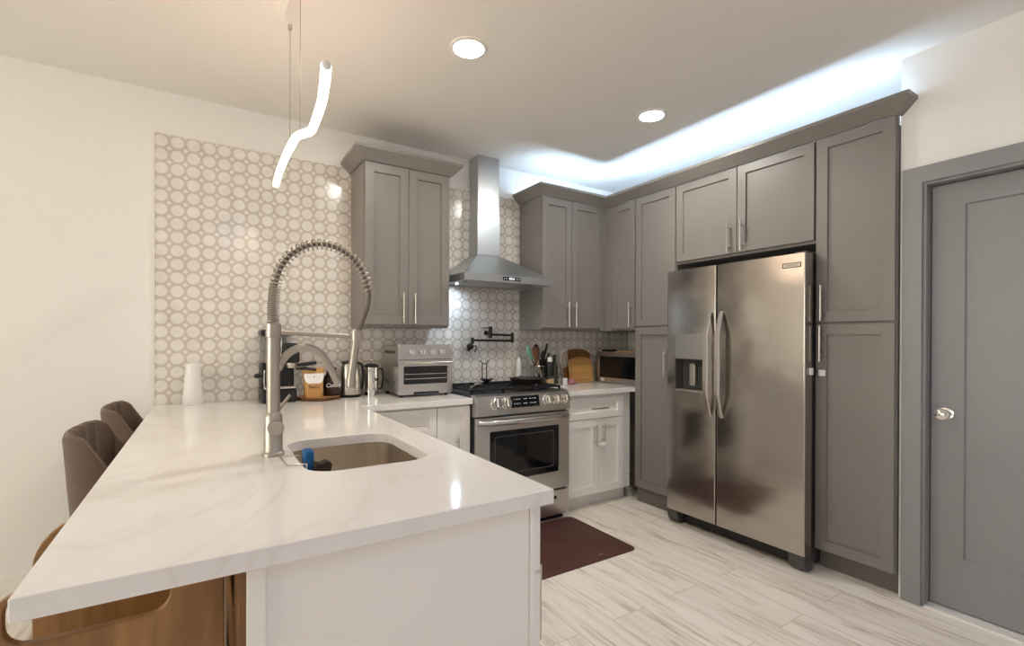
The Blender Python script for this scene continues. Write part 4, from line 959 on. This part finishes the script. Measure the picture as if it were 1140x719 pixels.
# ------------------------------------------------------------------ bar stools
def stool(x, y, label):
    st = thing('bar_stool', label, 'stool', (x, y, 0), 'upholstered stools along the peninsula')
    # barrel back: plan curve opening towards +X, local coordinates
    HW, BX, CR, FXW = .212, -.160, .085, .125     # half width, back plane, corner radius, wing length
    pts = []
    nw, ncn, nb = 12, 12, 20
    for k in range(nw): pts.append((FXW+(BX+CR-FXW)*k/nw, -HW))
    for k in range(ncn): a = PI/2*k/ncn; pts.append((BX+CR-CR*math.sin(a), -HW+CR-CR*math.cos(a)))
    for k in range(nb+1): pts.append((BX-.012*math.sin(PI*k/nb), -HW+CR+(2*HW-2*CR)*k/nb))
    pts += [(x_, -y_) for x_, y_ in pts[:nw+ncn][::-1]]
    N = len(pts)-1
    plan = [(x_, y_, abs(-1+2*k/N)) for k, (x_, y_) in enumerate(pts)]
    def top_at(lx):
        if lx < -.13: return .957
        T_ = [(-.13, .957), (-.10, .940), (-.047, .850), (0, .765), (.05, .712), (.13, .690)]
        for (a, za), (b, zb) in zip(T_, T_[1:]):
            if lx <= b: return za+(zb-za)*(lx-a)/(b-a)
        return .69
    mb = MB(); o_r, i_r = [], []
    zs = 9
    for idx, (px, py, s_) in enumerate(plan):
        tz = top_at(px)
        A = plan[max(0, idx-1)]; B = plan[min(N, idx+1)]; d = Vector((B[0]-A[0], B[1]-A[1])).normalized(); nn = Vector((-d.y, d.x))
        if nn.dot(Vector((px-.02, py))) < 0: nn = -nn
        flute = .012*abs(math.sin(idx*PI/8))**.6
        col = []
        for j in range(zs+1):
            q = j/zs; z_ = .60+(tz-.60)*q; tp_ = .86+.14*q        # taper towards the seat
            thk = .026
            col.append((Vector((px*tp_, py*tp_))+nn*thk*.6, Vector((px*tp_, py*tp_))-nn*(thk*.75-flute), z_))
        outer = [(c[0].x, c[0].y, c[2]) for c in col]; inner = [(c[1].x, c[1].y, c[2]) for c in col]
        cm = (col[-1][0]+col[-1][1])/2
        ring = outer[:-1]+[(outer[-1][0], outer[-1][1], outer[-1][2]-.008), ((col[-1][0].x*.8+cm.x*.2), (col[-1][0].y*.8+cm.y*.2), tz+.006), (cm.x, cm.y, tz+.012), ((col[-1][1].x*.8+cm.x*.2), (col[-1][1].y*.8+cm.y*.2), tz+.006), (inner[-1][0], inner[-1][1], inner[-1][2]-.008)]+inner[:-1][::-1]
        o_r.append([mb.bm.verts.new(p) for p in ring])
    K = len(o_r[0])
    for A, B in zip(o_r, o_r[1:]):
        for j in range(K): mb.bm.faces.new((A[j], A[(j+1) % K], B[(j+1) % K], B[j]))
    mb.bm.faces.new(o_r[0]); mb.bm.faces.new(o_r[-1][::-1])
    build('backrest', mb, 'fabric', st, world=False, ang=50)
    sm_ = MB(); L = []
    for z_, i_ in ((.575, .02), (.585, .0), (.645, .0), (.665, .012), (.672, .04)):
        L.append([sm_.bm.verts.new((p[0], p[1], z_)) for p in rrect(-.150+i_, .235-i_, -.19+i_, .19-i_, .09, 6)])
    for A, B in zip(L, L[1:]):
        for k in range(len(A)): sm_.bm.faces.new((A[k], A[(k+1) % len(A)], B[(k+1) % len(A)], B[k]))
    sm_.bm.faces.new(L[0][::-1]); sm_.bm.faces.new(L[-1])
    build('seat', sm_, 'fabric', st, world=False, ang=60)
    for sx, sy in ((-1, -1), (-1, 1), (1, -1), (1, 1)):
        build('leg', MB().tube([(.03+sx*.13, sy*.14, .576), (.03+sx*.18, sy*.19, .001)], [.020, .012], 12), 'legwood', st, world=False)
    q = .30; e = .03+.153
    build('footrest', MB().tube([(.03-.156, -.166, .29), (.03+.156, -.166, .29), (.03+.156, .166, .29), (.03-.156, .166, .29)], .008, 8, closed=True), 'blackmetal', st, world=False)
    return st
s1 = stool(-.234, 2.35, 'taupe channel backed stool beside the middle of the white peninsula')
s2 = copy_tree(s1); s2.location = (-.234, 3.07, 0)
s2['label'] = 'taupe channel backed stool farther away, nearest the tiled wall'

# toddler step stand under the overhang
ts = thing('step_stand', 'light brown wood step stand with cutout handles tucked under the peninsula overhang', 'step stool', (-.14, 1.40, 0))
def side_panel(y):
    H_, x0, x1, r = .854, -.350, .036, .115
    out = [(x0+.0, 0), (x0+.07, 0), (x0+.10, .06), (x1-.10, .06), (x1-.07, 0), (x1, 0), (x1, H_)] + [(x0+r-r*math.sin(a), H_-r+r*math.cos(a)) for a in [PI/2*k/8 for k in range(9)]]
    hole = rrect(-.30, -.058, .745, .838, .035, 5)
    return MB().holed(out, [hole], XdZ, y, y+.020)
build('side_panel', side_panel(1.20), 'ply', ts, bevel=.003)
build('side_panel', side_panel(1.60), 'ply', ts, bevel=.003)
for z_, x0_, x1_ in ((.42, -.33, .03), (.20, -.34, -.10)):
    build('step', MB().box(x0_, x1_, 1.2205, 1.5995, z_, z_+.02), 'ply', ts, bevel=.002)
build('rail', MB().box(.010, .030, 1.2205, 1.5995, .70, .82), 'ply', ts, bevel=.003)
build('rail', MB().box(.010, .030, 1.2205, 1.5995, .44, .52), 'ply', ts, bevel=.003)

# ------------------------------------------------------------------ lamps
def downlight(x, y, label):
    d = thing('downlight', label, 'ceiling light', (x, y, CZ), 'recessed ceiling lights')
    build('trim_ring', MB().lathe([(.072, CZ-.0005), (.092, CZ-.0005), (.090, CZ-.006), (.074, CZ-.009), (.072, CZ-.006)], (x, y, 0), 40, cap0=False, cap1=False), 'trimwhite', d)
    build('diffuser', MB().cyl((x, y, CZ-.001), (x, y, CZ-.0065), .0715, n=40), 'downlight', d)
    return d
dl = downlight(1.088, 2.120, 'round recessed ceiling light nearer the pendant, left of the two')
def place(x, y, label, m_=None):
    c = copy_tree(dl); c.location = (x, y, CZ); c['label'] = label
    if m_:
        for ch in c.children:
            if ch.name.startswith('diffuser'): ch.material_slots[0].link = 'OBJECT'; ch.material_slots[0].material = M[m_]
place(2.390, 2.130, 'round recessed ceiling light nearer the refrigerator, right of the two')
for x, y in ((.3, -.35), (1.9, -.35), (-1.7, 1.6), (-3.0, .4), (-1.5, -1.2), (.3, -1.7), (1.9, -1.7)):  # unseen lamps added to brighten the room
    place(x, y, 'round recessed ceiling light in the living area behind', 'downlight_left' if x < -1 else 'downlight_rear')

pe = thing('pendant_light', 'glowing wavy tube pendant light hanging over the peninsula', 'pendant light', (.31, 2.1, 2.1))
PZ = 2.100
tubep = catmull([(.314, 2.80, PZ), (.305, 2.60, PZ), (.302, 2.36, PZ), (.304, 2.20, PZ), (.309, 2.095, PZ), (.328, 2.045, PZ), (.346, 2.005, PZ), (.346, 1.92, PZ), (.336, 1.75, PZ), (.320, 1.62, PZ), (.302, 1.505, PZ)], 8)
build('glow_tube', MB().tube(tubep, .0150, 14), 'pendant', pe)
build('end_cap', MB().sphere((.302, 1.500, PZ), .014, .008, .014, 12, 8).sphere((.314, 2.805, PZ), .014, .008, .014, 12, 8), 'whiteplastic', pe)
WR = mat('thin_steel_wire', rgb(120, 110, 98), .4, metal=.5)
build('wire', MB().cyl((.327, 2.407, PZ+.012), (.327, 2.407, CZ), .0011, n=6).tube([(.304, 2.407, PZ+.010), (.327, 2.407, PZ+.013)], .0012, 6), WR, pe)
build('wire', MB().cyl((.318, 2.070, PZ+.012), (.318, 2.070, CZ), .0011, n=6), WR, pe)
build('ceiling_anchor', MB().cyl((.327, 2.407, CZ-.022), (.327, 2.407, CZ-.0005), .009, n=14), 'nickel', pe)
build('ceiling_anchor', MB().cyl((.318, 2.070, CZ-.022), (.318, 2.070, CZ-.0005), .009, n=14), 'nickel', pe)
build('canopy', MB().box(.275, .297, 1.88, 2.362, CZ-.016, CZ-.0005), 'trimwhite', pe, bevel=.002)
